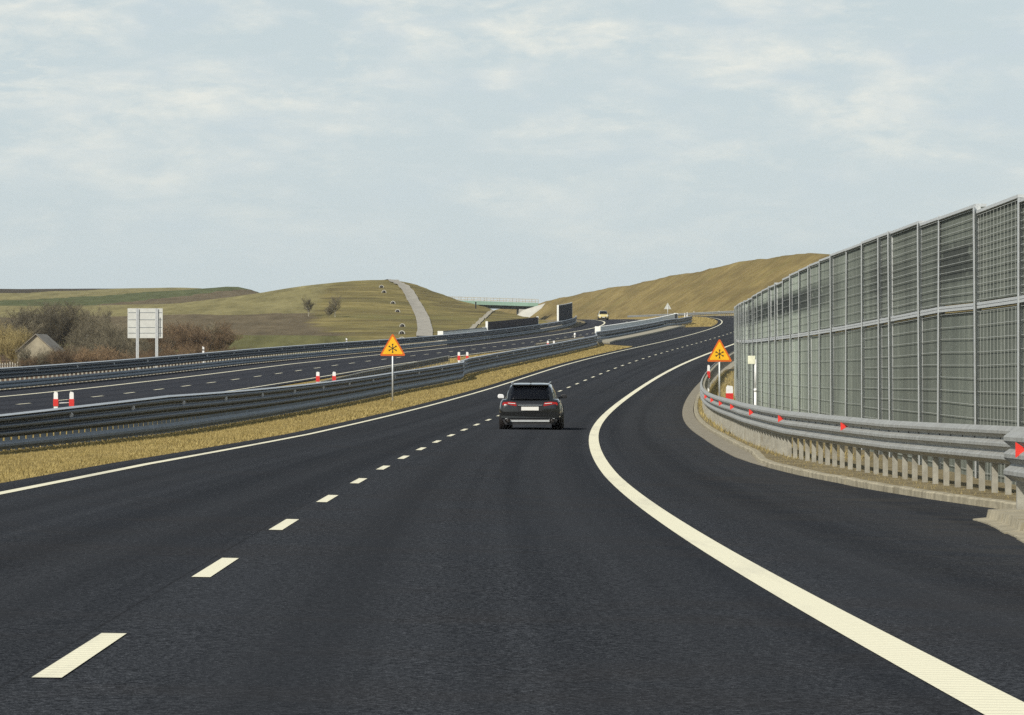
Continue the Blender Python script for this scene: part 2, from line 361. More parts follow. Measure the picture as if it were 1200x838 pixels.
def carpaint(name, col, flake=.4):
    t = NT(name); t.base(col); t.set(Metallic=flake, Roughness=.3); t.b.inputs['Coat Weight'].default_value = 1.0; t.b.inputs['Coat Roughness'].default_value = .03; return t.mat
M['car_grey'] = carpaint('dark_grey_car_paint', (.011, .0115, .0105), .3)
M['car_yellow'] = carpaint('yellow_car_paint', (.68, .56, .22), .05)
t = NT('tinted_glass'); t.base((.003, .0035, .005)); t.set(Roughness=.06); t.b.inputs['Specular IOR Level'].default_value = .25; M['glass'] = t.mat
t = NT('tyre_rubber'); t.base((.012, .012, .012)); t.set(Roughness=.85); M['rubber'] = t.mat
t = NT('black_plastic'); t.base((.018, .018, .019)); t.set(Roughness=.5); M['plastic'] = t.mat
t = NT('chrome'); t.base((.75, .75, .74)); t.set(Metallic=1.0, Roughness=.18); M['chrome'] = t.mat
t = NT('alloy_wheel'); t.base((.42, .43, .44)); t.set(Metallic=.9, Roughness=.35); M['alloy'] = t.mat
t = NT('tail_lamp_red'); t.base((.40, .009, .010)); t.set(Roughness=.15); t.b.inputs['Coat Weight'].default_value = 1; M['tail'] = t.mat
t = NT('lamp_glass'); t.base((.85, .85, .82)); t.set(Roughness=.1); M['lampglass'] = t.mat
def plate_mat():
    t = NT('number_plate'); v = t.coord('Object')
    t.base((.80, .79, .72)); t.set(Roughness=.4); return t.mat
M['plate'] = plate_mat()

# ------------------------------------------------------------------ ground sheet
def rows(a, b, st): return list(np.arange(a, b, st))
S_G = rows(-60, 300, 4) + rows(300, 1700, 5) + rows(1700, 3601, 50)
O_G = ([-1500, -1100, -800, -600, -460, -360, -290, -240, -200, -170, -145, -125] + rows(-110, -48, 4) + rows(-48, -27, 1.5) +
       [-27.2, -26.3, -25.4, -23.5, -18.7, -15.5, -14.3, -13.5, -12.4, -11.2, -10.1, -9.35, -8.4, -7.4, -6.4, -5.4, -4.4, -2, 2, 5, 6.6, 7.3, 8.2, 9.4] +
       [10.8] + rows(12, 62, 1.5) + [64, 70, 80, 95, 115, 140, 180, 240, 320, 450, 650, 900, 1200])
O_G = sorted(set(round(float(v), 3) for v in O_G))
sg, og = np.meshgrid(np.array(S_G, float), np.array(O_G), indexing='ij')
gz = surf(sg, og); gx, gy = xy(sg, og)
inroad = ((og > -4.45) & (og < 8.0)) | ((og < ol(sg) + 4.45) & (og > ol(sg) - 4.6))
gz = gz - np.where(inroad, .10, .012)
ns, no = sg.shape
me = bpy.data.meshes.new('ground')
idx = np.arange(ns * no).reshape(ns, no)
quads = np.stack([idx[:-1, :-1], idx[:-1, 1:], idx[1:, 1:], idx[1:, :-1]], -1).reshape(-1, 4)[:, ::-1]
me.from_pydata(np.stack([gx, gy, gz], -1).reshape(-1, 3).tolist(), [], quads.tolist())
for k in ('grass', 'verge', 'hill', 'knoll', 'field'): me.materials.append(M[k])
oc = ((og[:-1, :-1] + og[:-1, 1:]) / 2); scn = (sg[:-1, :-1] + sg[1:, :-1]) / 2
xc = (gx[:-1, :-1] + gx[1:, 1:]) / 2; yc = (gy[:-1, :-1] + gy[1:, 1:]) / 2
mi = np.zeros(oc.shape, int)
mi[(oc < -4.4) & (oc > -14.4)] = 0
mi[(oc > 6.5)] = 1; mi[(oc > 9.4) & (scn > 330)] = 2
mi[(oc < -23)] = 1
lk = (oc < -27.0); mi[lk] = 4
mi[lk & (oc > -28.6)] = 1
me.polygons.foreach_set('material_index', mi.ravel()); me.polygons.foreach_set('use_smooth', np.ones(mi.size, bool)); me.update()
g = bpy.data.objects.new('ground', me); COL.objects.link(g)
meta(g, 'rolling ground with dry grass, striped fields and brown cut slopes', 'ground', kind='structure')

# ------------------------------------------------------------------ carriageways and markings
def strip(mb, ss, of, h, m=0, crown=None):
    ss = np.asarray(ss, float); vs = []; uv = []; n = len(of)
    for s in ss:
        for f in of:
            o_ = f(s) if callable(f) else f
            x, y = xy(s, o_); vs.append((x, y, float(surf(s, o_)) + h)); uv.append((o_, s))
    fs = [(i * n + j, i * n + j + 1, (i + 1) * n + j + 1, (i + 1) * n + j) for i in range(len(ss) - 1) for j in range(n - 1)]
    mb.add(vs, fs, m, uv, True)
kerb = lambda s: float(np.interp(s, [-60, 30, 50, 59, 66, 74, 79, 85, 95, 102, 3600], [6.7, 6.7, 7.35, 8.35, 7.9, 7.5, 7.4, 7.08, 6.78, 6.68, 6.68]))
med = lambda s: float(np.interp(s, [0, 462, 476, 640, 660, 3600], [-4.42, -4.42, -8.4, -8.1, -4.42, -4.42]))
SR = rows(-60, 120, 3) + rows(120, 1800, 5)
mb = MB(); strip(mb, SR, [med, -4.2, -2, 0, 2, 4, 5.5, lambda s: kerb(s) - .0], .0)
meta(mb.obj('road', M['asphalt']), 'dark asphalt carriageway curving right with a wide shoulder', 'road', kind='structure')
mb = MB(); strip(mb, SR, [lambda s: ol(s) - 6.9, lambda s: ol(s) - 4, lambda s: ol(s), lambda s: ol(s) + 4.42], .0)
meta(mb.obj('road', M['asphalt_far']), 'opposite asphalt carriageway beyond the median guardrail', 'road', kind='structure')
mk = MB()
S2 = rows(-60, 140, 2) + rows(140, 1700, 4)
def edge(o0, w): strip(mk, S2, [(lambda s, a=a: (o0(s) if callable(o0) else o0) + a) for a in (-w / 2, w / 2)], .005)
edge(-3.81, .15); edge(3.81, .25)
edge(lambda s: ol(s) + 3.81, .16); edge(lambda s: ol(s) - 3.81, .24)
for k in range(-3, 110):
    a = 20.1065 + 12 * k
    strip(mk, [a, a + 1, a + 2, a + 3, a + 4], [-.062, .062], .005)
    b = 190.02 + 12 * k - 12 * 15 - 2
    if b > -50: strip(mk, [b, b + 2, b + 4], [lambda s: ol(s) - .07, lambda s: ol(s) + .07], .005)
meta(mk.obj('road_markings', M['paint']), 'cream edge lines and lane dashes painted on both carriageways', 'road markings', kind='structure')

# gutter blocks, kerbs, paved strip on the right
gb = MB()
s_ = 92.0
while s_ < 330:
    e = s_ + .96
    w0 = .42 * float(smooth(90, 106, s_)) + .03
    gb.sweep([(.01, -.05), (.01, .008), (w0, .028), (w0, -.05)], [s_, e], kerb)
    s_ += 1.0
meta(gb.obj('gutter', M['block']), 'weathered block gutter between the shoulder and the right kerb', 'gutter', kind='structure')
dg = MB(); dg.sweep([(.0, -.05), (.0, .004), (1.2, .02), (1.2, -.05)], [53.5, 54.3, 55.2, 56.2], lambda s: float(np.interp(s, [53.5, 56.2], [7.5, 8.1])))
meta(dg.obj('gutter', M['block']), 'short block drain slot between the two right kerbs', 'gutter', kind='structure')
kb = MB(); s_ = 56.4
while s_ < 340:
    e = s_ + .985; jit = random.uniform(-.006, .006)
    g0 = .44 * float(smooth(90, 106, s_)) + .04
    kb.sweep([(g0 + jit, -.1), (g0 + jit, .08 + jit), (g0 + .02 + jit, .10 + jit), (g0 + .13, .10 + jit), (g0 + .15, .08), (g0 + .15, -.1)], [s_, e], kerb)
    s_ += 1.0
meta(kb.obj('kerb', M['concrete']), 'pale concrete kerb along the foot of the right guardrail', 'kerb', kind='structure')
kb = MB(); s_ = 20.0
near = lambda s: float(np.interp(s, [20, 43.6, 52.6], [6.72, 6.78, 7.3]))
while s_ < 53.4:
    j1 = random.uniform(-.025, .02); kb.sweep([(j1, -.1), (j1, .015), (.15 + j1, .03), (.17 + j1, .13 + j1), (.85, .15 + j1), (.85, -.1)], [s_, s_ + .96], near); s_ += 1.0
meta(kb.obj('kerb', M['concrete']), 'broad kerb end of stone blocks under the near guardrail end', 'kerb', kind='structure')
sl = MB()
sl.sweep([(-.9, -.1), (-.9, .13), (1.15, .15), (1.2, .12), (1.2, -.1)], rows(480, 652, 4), lambda s: float(np.interp(s, [480, 500, 640, 655], [-8.9, -9.4, -9.2, -8.4])))
meta(sl.obj('footway', M['slab']), 'raised paved strip in front of the median parapet', 'footway', kind='structure')

g_in = lambda s: .44 * float(smooth(90, 106, s)) + .04
vb = MB(); strip(vb, rows(54, 342, 2), [lambda s: kerb(s) + g_in(s) + .13, lambda s: kerb(s) + g_in(s) + .3, lambda s: 8.9 if s > 75 else 9.3, lambda s: 9.5 if s > 75 else 10.3, 10.7], .085)
meta(vb.obj('verge', M['verge']), 'strip of soil and dry litter between the right kerb and the noise barrier', 'verge', kind='structure')

# ------------------------------------------------------------------ guardrails
def wave(h0, h1, ridges, depth=.075, d=1):
    """folded beam section: per ridge an upper flank, a flat crest and a lower flank, narrow valleys between"""
    H = (h1 - h0) / ridges; out = []
    for r_ in range(ridges):
        t = h1 - r_ * H
        out += [(.004, t), (.010, t - .06 * H), (depth * .88, t - .30 * H), (depth, t - .37 * H), (depth, t - .60 * H), (depth * .88, t - .67 * H), (.010, t - .93 * H)]
    out.append((.004, h0)); out = [(d * a, b) for a, b in out]
    return out + [(a - d * .006, b) for a, b in out][::-1]
def beam_part(name, mat, parent, prof, ss, ofn, scale=None):
    mb = MB(); mb.sweep(prof, ss, ofn, True, 0, scale, False)
    return fixn(mb.obj(name, mat, parent))
def post_mesh(h, d, mat):
    """C-section post, origin at its foot, local x across the road (away from the beam)"""
    mb = MB(); w, dp, th = .10, .13, .008
    poly = [(0, 0), (w, 0), (w, dp), (w - .03, dp), (w - .03, dp - th), (w - th, dp - th), (w - th, th), (th, th), (th, dp - th), (.03, dp - th), (.03, dp), (0, dp)]
    n = len(poly)
    vs = [(-d * x, y, -.15) for x, y in poly] + [(-d * x, y, h) for x, y in poly]
    fs = [(i, (i + 1) % n, (i + 1) % n + n, i + n) for i in range(n)] + [tuple(range(n)), tuple(range(n, 2 * n))]
    mb.add(vs, fs); o = fixn(mb.obj('post', mat)); me_ = o.data; bpy.data.objects.remove(o); return me_
def guardrail(name, label, s0, s1, ofn, d, beams, lower=None, pitch=1.333, post_h=.9, refl=None, mats=('steel', 'steel_post', 'steel_rub'), scale=None, step=2.0, group=None, posts=True, plates=False, slim=1.0):
    """d=+1: the beam faces +o; -1: faces -o.  beams: (h0,h1,ridges)"""
    root = empty(name, P(s0, ofn(s0))); meta(root, label, 'guardrail', group)
    root_l = root.location.copy()
    ss = list(np.arange(s0, s1, step)) + [s1]
    def place(o): o.location = o.location - root_l; return o
    h0, h1, rd = beams
    place(beam_part('beam', M[mats[0]], root, wave(h0, h1, rd, .085, d), ss, ofn, scale))
    if mats[0] == 'steel_dark' or mats[2] == 'steel_rub' and d > 0:
        place(beam_part('sunlit_lip', M['alu'], root, [(-d * .014, h1 - .02), (-d * .014, h1 + .045), (0, h1 + .045), (d * .07, h1 + .004), (d * .07, h1 - .006), (0, h1 + .004), (-d * .002, h1 - .02)], ss, ofn, scale))  # pale lip added to stand in for the sunlit top of the beam
    if lower:
        place(beam_part('lower_beam', M[mats[2]], root, wave(lower[0], lower[1], lower[2], .05, d), ss, ofn, scale))
    if posts:
        n = int((s1 - s0) / pitch) + 1; sp = [s0 + .25 + pitch * i for i in range(n) if s0 + .25 + pitch * i < s1]
        pm = {}
        rest = MB()
        for i, s in enumerate(sp):
            sc_ = scale(s) if scale else 1.0
            p = P(s, ofn(s) - d * .012)
            if i < 100:
                if 'm' not in pm: pm['m'] = post_mesh(post_h, d, M[mats[1]])
                o = bpy.data.objects.new('post', pm['m']); COL.objects.link(o); o.parent = root
                o.location = p - root_l; o.rotation_euler = (0, 0, heading(s)); o.scale = (slim, slim, sc_)
            else:
                rest.box(p + Vector((-d * .05, 0, post_h / 2 - .07)), (.10, .12, post_h + .14), 0, heading(s))
        if rest.f: o = rest.obj('post', M[mats[1]], root); place(o); o['kind'] = 'stuff'
    if refl:
        kind, sts, hh, sz, m_ = refl
        for s in sts:
            if not s0 < s < s1: continue
            mb = MB(); p = P(s, ofn(s) + d * .075); a = heading(s); Rm = Matrix.Rotation(a, 3, 'Z')
            sc_ = scale(s) if scale else 1.0
            if kind == 'tri':     # folded triangular plate standing out of the beam, facing traffic
                pts = [(d * sz * .55, hh - sz), (d * sz * .55, hh + sz), (-d * sz * 1.0, hh)]
            else:
                pts = [(-d * .02, hh - sz), (-d * .02, hh + sz), (d * sz * .55, hh + sz * .8), (d * sz * .9, hh), (d * sz * .55, hh - sz * .8)]
            vs = [p + Rm @ Vector((x, yy, z * sc_)) for yy in (-.006, .006) for x, z in pts]
            n = len(pts); mb.add(vs, [tuple(range(n)), tuple(range(2 * n - 1, n - 1, -1))] + [(i, i + n, (i + 1) % n + n, (i + 1) % n) for i in range(n)])
            place(fixn(mb.obj('reflector', M[m_], root)))
    if plates:
        bm_ = MB(); bm_.tube([(0, 0, 0), (-d * -.014, 0, 0)], .016, 6); tmp = bm_.obj('bolt', M['plastic']); bme = tmp.data; bpy.data.objects.remove(tmp)
        for i in range(int((min(s1, 125) - s0) / 1.333)):     # splice bolts in the upper groove
            s = s0 + .6 + 1.333 * i
            o = bpy.data.objects.new('bolt', bme); COL.objects.link(o); o.parent = root; o.location = P(s, ofn(s) + d * .004, h0 + (h1 - h0) * .667) - root_l; o.rotation_euler = (0, 0, heading(s))
    return root
rail_r = lambda s: float(np.interp(s, [45, 57, 65, 78, 88, 98, 120, 150, 300, 900], [9.35, 9.22, 8.95, 8.45, 8.0, 7.6, 7.48, 7.52, 7.45, 7.4]))
guardrail('guardrail', 'long grey three-wave guardrail with red triangles in front of the noise barrier', 46, 420, rail_r, -1, (.50, 1.02, 3),
          refl=('tri', [86.3, 99.6, 113.5, 127.5, 141, 155, 170], .845, .075, 'redref'), plates=True, post_h=.96, slim=.8)
guardrail('guardrail', 'short near guardrail end with one red triangle at the right edge', 11.3, 54.2, lambda s: float(np.interp(s, [10, 40, 54.2], [7.45, 7.5, 7.74])), -1, (.44, 1.0, 3), pitch=2.0,
          refl=('tri', [52.3], .80, .085, 'redref'), plates=True, post_h=.95, step=1.5)
med_a = lambda s: float(np.interp(s, [40, 240, 262, 282, 290], [-7.5, -7.65, -7.3, -6.95, -7.4]))
msc = lambda s: float(np.interp(s, [85, 92, 108, 130, 600], [.64, .68, .82, 1.0, .96]))
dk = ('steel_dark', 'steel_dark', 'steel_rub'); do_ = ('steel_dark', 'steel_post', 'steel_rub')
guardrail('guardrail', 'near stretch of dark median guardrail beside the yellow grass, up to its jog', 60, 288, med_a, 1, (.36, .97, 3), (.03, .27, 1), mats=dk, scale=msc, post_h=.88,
          refl=('dot', [104.5 + 14.75 * k for k in range(13)], .80, .07, 'whiteref'))
med_b = lambda s: float(np.interp(s, [286, 300, 340, 385, 440, 462, 478, 500, 640, 655, 700], [-7.4, -7.75, -7.25, -7.15, -7.6, -7.95, -9.0, -10.2, -10.15, -8.8, -8.0]))
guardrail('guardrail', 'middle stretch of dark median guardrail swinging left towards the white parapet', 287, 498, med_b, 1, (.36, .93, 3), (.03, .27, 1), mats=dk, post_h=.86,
          refl=('dot', [293 + 14.75 * k for k in range(14)], .78, .07, 'whiteref'))
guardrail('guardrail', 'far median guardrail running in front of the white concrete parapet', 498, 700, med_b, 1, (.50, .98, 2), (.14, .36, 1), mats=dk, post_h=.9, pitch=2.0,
          refl=('dot', [505 + 14.75 * k for k in range(12)], .78, .07, 'whiteref'))
guardrail('guardrail', 'second median guardrail seen from its post side behind the near one', 236, 330, lambda s: -11.1, -1, (.28, .62, 2), mats=('steel_dark', 'steel_post', 'steel'), post_h=.58, slim=.42, scale=lambda s: float(np.interp(s, [236, 262], [.75, 1.0])))
guardrail('guardrail', 'short median guardrail ending at the white parapet beside the opposite lanes', 430, 512, lambda s: float(np.interp(s, [430, 470, 512], [-11.6, -11.9, -12.3])), -1, (.22, .55, 2), mats=('steel', 'steel_post', 'steel'), post_h=.5)
outer = lambda s: float(np.interp(s, [150, 460, 500, 700, 900], [-26.05, -26.0, -26.2, -26.4, -26.2]))
guardrail('guardrail', 'dark guardrail along the far outer edge of the opposite carriageway', 190, 800, outer, 1, (.52, 1.03, 3), (.05, .42, 2), mats=do_, post_h=.98, pitch=1.6, step=3,
          refl=('dot', [243 + 14.7 * k for k in range(30)], .88, .07, 'whiteref'))
guardrail('guardrail', 'distant guardrail at the right edge where the road bends left', 690, 1150, lambda s: 7.6, -1, (.45, .95, 2), pitch=4.0, post_h=.9, step=6)

# ------------------------------------------------------------------ noise barrier
wall_o = lambda s: float(np.interp(s, [40, 70, 120, 160, 200, 250, 400], [10.3, 10.0, 9.75, 9.4, 9.1, 9.0, 9.0]))
bays = [56.2, 61.9, 67.4, 74.4, 81.1, 88.4, 92.5, 100.1, 103.3, 108.8, 114.9, 120.8, 126.2, 131.2, 137.1, 141.9, 147.7, 152.9, 158.2, 166.0, 171.6, 177.2, 184.0, 190.4, 196.0, 201.6, 207.2, 212.8, 218.4, 224.0, 229.6, 235.2, 240.8, 246.4, 252, 258, 264, 270, 276]
root = empty('noise_barrier', P(bays[0], wall_o(bays[0]))); rl = root.location.copy()
meta(root, 'tall grey-green noise barrier of meshed panels between steel posts on the right', 'noise barrier')
top_h = lambda s: float(np.interp(s, [56, 74.4, 82, 95, 115, 160, 200, 280], [4.45, 4.48, 4.62, 4.73, 4.72, 4.52, 4.42, 4.42]))
mid_h = lambda s: float(np.interp(s, [56, 74.4, 88, 105, 130, 160, 280], [2.93, 2.93, 2.98, 2.9, 2.8, 2.82, 2.88]))
def place(o): o.location = o.location - rl; return o
for i, s in enumerate(bays):
    a = heading(s); Rm = Matrix.Rotation(a, 3, 'Z'); p = P(s, wall_o(s)); tilt = random.uniform(-.008, .008)
    Ht = top_h(s) - .005 + random.uniform(-.015, .015)
    mb = MB()
    for x0, x1, y0, y1 in ((-.070, -.058, -.09, .09), (.04, .052, -.09, .09), (-.058, .04, -.006, .006)):
        vs = [p + Rm @ Vector((x + tilt * z, y, z)) for z in (-.4, Ht) for x, y in ((x0, y0), (x1, y0), (x1, y1), (x0, y1))]
        mb.add(vs, [(3, 2, 1, 0), (4, 5, 6, 7), (0, 1, 5, 4), (1, 2, 6, 5), (2, 3, 7, 6), (3, 0, 4, 7)])
    place(mb.obj('post', M['alu'], root))
for a, b in zip(bays[:-1], bays[1:]):
    th_ = top_h((a + b) / 2) + random.uniform(-.03, .03) - .04; a += .02; b -= .02; mh = (mid_h(a) + mid_h(b)) / 2
    for nm, h0, h1 in (('lower_panel', -.35, None), ('upper_panel', None, 0)):
        mb = MB(); n = 2; vs = []; uv = []
        ja = random.uniform(-.012, .012)
        for s in (a, b):
            lo = h0 if h0 is not None else mid_h(s) + .075
            hi = mid_h(s) - .075 if h1 is None else th_ - .03
            for do, h in ((0, lo), (0, hi), (.11, hi), (.11, lo)):
                q = P(s, wall_o(s), 0); x, y = xy(s, wall_o(s) + do + ja); vs.append((x, y, q.z + h)); uv.append((s, h))
        fs = [(0, 4, 5, 1), (1, 5, 6, 2), (2, 6, 7, 3), (3, 7, 4, 0), (0, 1, 2, 3), (7, 6, 5, 4)]
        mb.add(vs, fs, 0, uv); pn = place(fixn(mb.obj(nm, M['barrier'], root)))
        # welded wire mesh hung on the panel
        wm = MB(); do = -.03 + ja; r = .0045
        la = (h0 + .1 if h0 is not None else mid_h(a) + .1); ha = (mid_h(a) - .1 if h1 is None else th_ - .06)
        lb = (h0 + .1 if h0 is not None else mid_h(b) + .1); hb = (mid_h(b) - .1 if h1 is None else th_ - .06)
        A = P(a, wall_o(a)); B = P(b, wall_o(b))
        ax, ay = xy(a, wall_o(a) + do); bx, by = xy(b, wall_o(b) + do)
        def bar(u0, t0, u1, t1, rr):
            def q(u, t_):
                return Vector((ax + (bx - ax) * u, ay + (by - ay) * u, (A.z + la + (ha - la) * t_) * (1 - u) + (B.z + lb + (hb - lb) * t_) * u))
            p0, p1 = q(u0, t0), q(u1, t1); nrm = Vector((-1, 0, 0)) * rr; up = Vector((0, 0, 1)) * rr if abs(u1 - u0) > 1e-6 else Vector((0, 1, 0)) * rr
            vs = [p + k for p in (p0, p1) for k in (nrm + up, nrm - up, -nrm - up, -nrm + up)]
            wm.add(vs, [(0, 1, 5, 4), (1, 2, 6, 5), (2, 3, 7, 6), (3, 0, 4, 7)])
        nh = (11 if h1 is not None else 14) if a < 104 else (8 if h1 is not None else 9)
        mesh_r = .0034 if a < 104 else .0028
        for k in range(nh + 1): bar(0, k / nh, 1, min(1, max(0, k / nh + random.uniform(-.004, .004))), mesh_r)
        nv = max(3, int((b - a) / .55)) if a < 78 else 0
        for k in range(nv + 1 if nv else 0): bar(k / nv, 0, k / nv, 1, .0022)
        mo = place(wm.obj('wire_mesh', M['wire'], root))
    mb = MB()
    for dh0, dh1 in ((-.05, -.004), (.004, .05)):
        vs = []
        for s in (a, b):
            q = P(s, wall_o(s)); mhh = mid_h(s)
            for do, h in ((-.05, mhh + dh0), (-.05, mhh + dh1), (.1, mhh + dh1), (.1, mhh + dh0)):
                x, y = xy(s, wall_o(s) + do); vs.append((x, y, q.z + h))
        mb.add(vs, [(0, 4, 5, 1), (1, 5, 6, 2), (2, 6, 7, 3), (3, 7, 4, 0), (0, 1, 2, 3), (7, 6, 5, 4)])
    place(fixn(mb.obj('mid_rail', M['alu'], root)))
    mb = MB(); vs = []
    for s in (a, b):
        q = P(s, wall_o(s)); hh = th_
        for do, h in ((-.06, hh - .03), (-.06, hh + .02), (.12, hh + .02), (.12, hh - .03)):
            x, y = xy(s, wall_o(s) + do); vs.append((x, y, q.z + h))
    mb.add(vs, [(0, 4, 5, 1), (1, 5, 6, 2), (2, 6, 7, 3), (3, 7, 4, 0), (0, 1, 2, 3), (7, 6, 5, 4)])
    place(fixn(mb.obj('top_rail', M['alu'], root)))

# ------------------------------------------------------------------ snowflake warning signs
def tri_pts(w, h, r, n=5):
    cs = [(-w / 2, 0), (w / 2, 0), (0, h)]; out = []
    for i in range(3):
        p = Vector(cs[i]); a = (Vector(cs[i - 1]) - p).normalized(); b = (Vector(cs[(i + 1) % 3]) - p).normalized()
        bi = (a + b).normalized(); ang = math.acos(a.dot(b)) / 2; c = p + bi * (r / math.sin(ang))
        s0 = math.atan2(-bi.y, -bi.x)
        for k in range(n):
            q = s0 + (k / (n - 1) - .5) * (math.pi - 2 * ang); out.append((c.x + r * math.cos(q), c.y + r * math.sin(q)))
    return out
def snow_sign(loc, rz, label, zb, w=1.12, h=1.0):
    root = empty('warning_sign', loc, rz); meta(root, label, 'warning sign', 'snowflake warning signs')
    mb = MB(); mb.prism(tri_pts(w, h, .05), -.006, .006, 0, lambda x, y, z: (x, y, z + zb)); fixn(mb.obj('border', M['sign_red'], root))
    mb = MB(); k = .80; mb.prism(tri_pts(w * k, h * k, .03), -.012, -.0075, 0, lambda x, y, z: (x, y, z + zb + h * .075)); fixn(mb.obj('panel', M['sign_yellow'], root))
    mb = MB(); cz = zb + h * .33; L = .175
    for j in range(6):
        a = math.pi / 2 + j * math.pi / 3; d = Vector((math.cos(a), 0, math.sin(a))); n = Vector((-math.sin(a), 0, math.cos(a)))
        def quad(p, q, w0, w1, y=-.017):
            vs = [p + n * w0, p - n * w0, q - n * w1, q + n * w1]; vs = [Vector((v.x, yy, v.z + cz)) for yy in (y, -.0135) for v in vs]
            mb.add(vs, [(0, 1, 2, 3), (7, 6, 5, 4), (0, 4, 5, 1), (1, 5, 6, 2), (2, 6, 7, 3), (3, 7, 4, 0)])
        quad(d * .03, d * L, .014, .016)
        quad(d * (L - .05), d * (L + .02), .016, .038, -.0185)
    mb.tube([(0, -.0185, cz), (0, -.0135, cz)], .034, 10)
    fixn(mb.obj('snowflake_symbol', M['black'], root))
    mb = MB(); mb.tube([(0, .04, -.3), (0, .04, zb + h * .55)], .038, 10); mb.box((0, .02, zb + .12), (.3, .03, .04)); mb.box((0, .02, zb + .42), (.2, .03, .04)); mb.obj('post', M['alu'], root)
    return root
p = P(213.4, -6.06); snow_sign(p, 0, 'yellow snowflake warning sign on the grass median left of the car', 1.98, 1.15, 1.0)
p = P(212, 8.25); snow_sign(p, 0, 'yellow snowflake warning sign standing behind the right guardrail by the noise barrier', 1.93, 1.12, 1.02)
# far sign seen from behind
f_ = P(790, -11.5); rt = empty('warning_sign', f_, .1); meta(rt, 'grey back of a small triangular road sign below the brown slope', 'warning sign')
mb = MB(); mb.prism([(-.6, 0), (.6, 0), (0, 1.05)], -.01, .01, 0, lambda x, y, z: (x, y, z + 1.75)); fixn(mb.obj('panel', M['signback'], rt))
mb = MB(); mb.tube([(0, -.04, -.1), (0, -.04, 2.3)], .04, 8); mb.obj('post', M['alu'], rt)

# big direction sign from behind
p = P(331, -32.0); z0 = -1.0
rt = empty('direction_sign', (p.x, p.y, p.z), -.02); meta(rt, 'pale back of a large rectangular road sign on two steel posts', 'road sign')
zb, zt = 2.55 - p.z, 4.58 - p.z
mb = MB(); mb.box((0, 0, (zb + zt) / 2), (2.40, .03, zt - zb)); fixn(mb.obj('panel', M['signback'], rt))
for x in (-.52, .80):
    mb = MB()
    mb.box((x - .05, -.09, zt / 2 - .2), (.10, .012, zt + .4)); mb.box((x + .055, -.09, zt / 2 - .2), (.08, .012, zt + .4)); mb.box((x, -.05, zt / 2 - .2), (.012, .07, zt + .4)); mb.obj('post', M['alu'], rt)
for k in (.17, .36, .62, .86):
    mb = MB(); mb.box((0, -.025, zb + (zt - zb) * k), (2.3, .02, .022)); mb.obj('brace', M['steel_rub'], rt)
mb = MB(); mb.box((1.02, -.03, zb + .75), (.035, .03, 1.3)); mb.obj('brace', M['steel_dark'], rt)

# ------------------------------------------------------------------ red and white markers
def marker_post(parent, x, h, w=.24, band=(.30, .72)):
    mb = MB(); z1 = h
    def col(z0, z1_, ww): mb.prism([(-ww / 2, z0), (ww / 2, z0), (ww / 2, z1_), (-ww / 2, z1_)], -.03, .03, 0, lambda a, b, c: (a + x, b, c))
    col(0, .22 * h, w * .6); col(.22 * h, h * .97, w)
    mb.prism([(-w / 2, h * .97), (w / 2, h * .97), (w * .42, h * 1.01), (-w * .30, h * 1.03)], -.03, .03, 0, lambda a, b, c: (a + x, b, c))
    po = fixn(mb.obj('post', M['white'], parent))
    mb = MB(); mb.prism([(-w / 2 - .012, band[0] * h), (w / 2 + .012, band[0] * h), (w / 2 + .012, band[1] * h), (-w / 2 - .012, band[1] * h)], -.045, .045, 0, lambda a, b, c: (a + x, b, c))
    fixn(mb.obj('red_band', M['red'], po)); return po
def pair(s, o, gap, h, label, bar=True, rz=None, w=.24, band=(.62, .82)):
    rt = empty('crossing_marker', P(s, o), heading(s) if rz is None else rz); meta(rt, label, 'marker', 'red and white marker pairs in the median')
    marker_post(rt, -gap / 2, h, w, band); marker_post(rt, gap / 2, h, w, band)
    if bar:
        mb = MB(); mb.tube([(-gap / 2, 0, h * .70), (gap / 2, 0, h * .72)], .012, 6); mb.obj('bar', M['white'], rt)
    return rt
pair(135, -10.9, .44, .98, 'nearest red and white marker pair joined by a thin bar, behind the median guardrail', w=.115)
pair(238, -11.0, .80, .92, 'red and white marker pair where the second median guardrail begins', bar=False, w=.16, band=(.5, .8))
pair(336, -10.6, .58, .78, 'red and white marker pair at the jog of the median guardrail', w=.16, band=(.3, .7))
pair(440, -10.9, .55, .62, 'farthest red and white marker pair in front of the opposite lanes', bar=False, w=.16, band=(.3, .65))
rt = empty('marker_post', P(172, 8.3), 0); meta(rt, 'stout white post with a red foot at the end of the noise barrier', 'marker'); mb = MB(); marker_post(rt, 0, 1.2, .24, (.58, .80))
rt = empty('marker_post', P(250, 7.62), 0); meta(rt, 'slim white post with a red band rising behind the bend of the right guardrail', 'marker'); marker_post(rt, 0, 1.42, .13, (.55, .80))
# small plate on a white post
p = P(160, 8.95); rt = empty('sign_post', p, 0); meta(rt, 'thin white post with a small pale plate in front of the noise barrier', 'post')
mb = MB(); mb.tube([(0, 0, -.2), (0, 0, 1.15)], .045, 10); mb.tube([(0, 0, 1.15), (0, 0, 2.16)], .033, 10); mb.tube([(0, 0, 1.1), (0, 0, 1.2)], .055, 10); mb.obj('post', M['white'], rt)
mb = MB(); mb.box((-.13, -.03, 2.14), (.24, .03, .27)); bevel(mb.obj('plate', worn('cream_plate', (.80, .80, .60), .5), rt), .01)
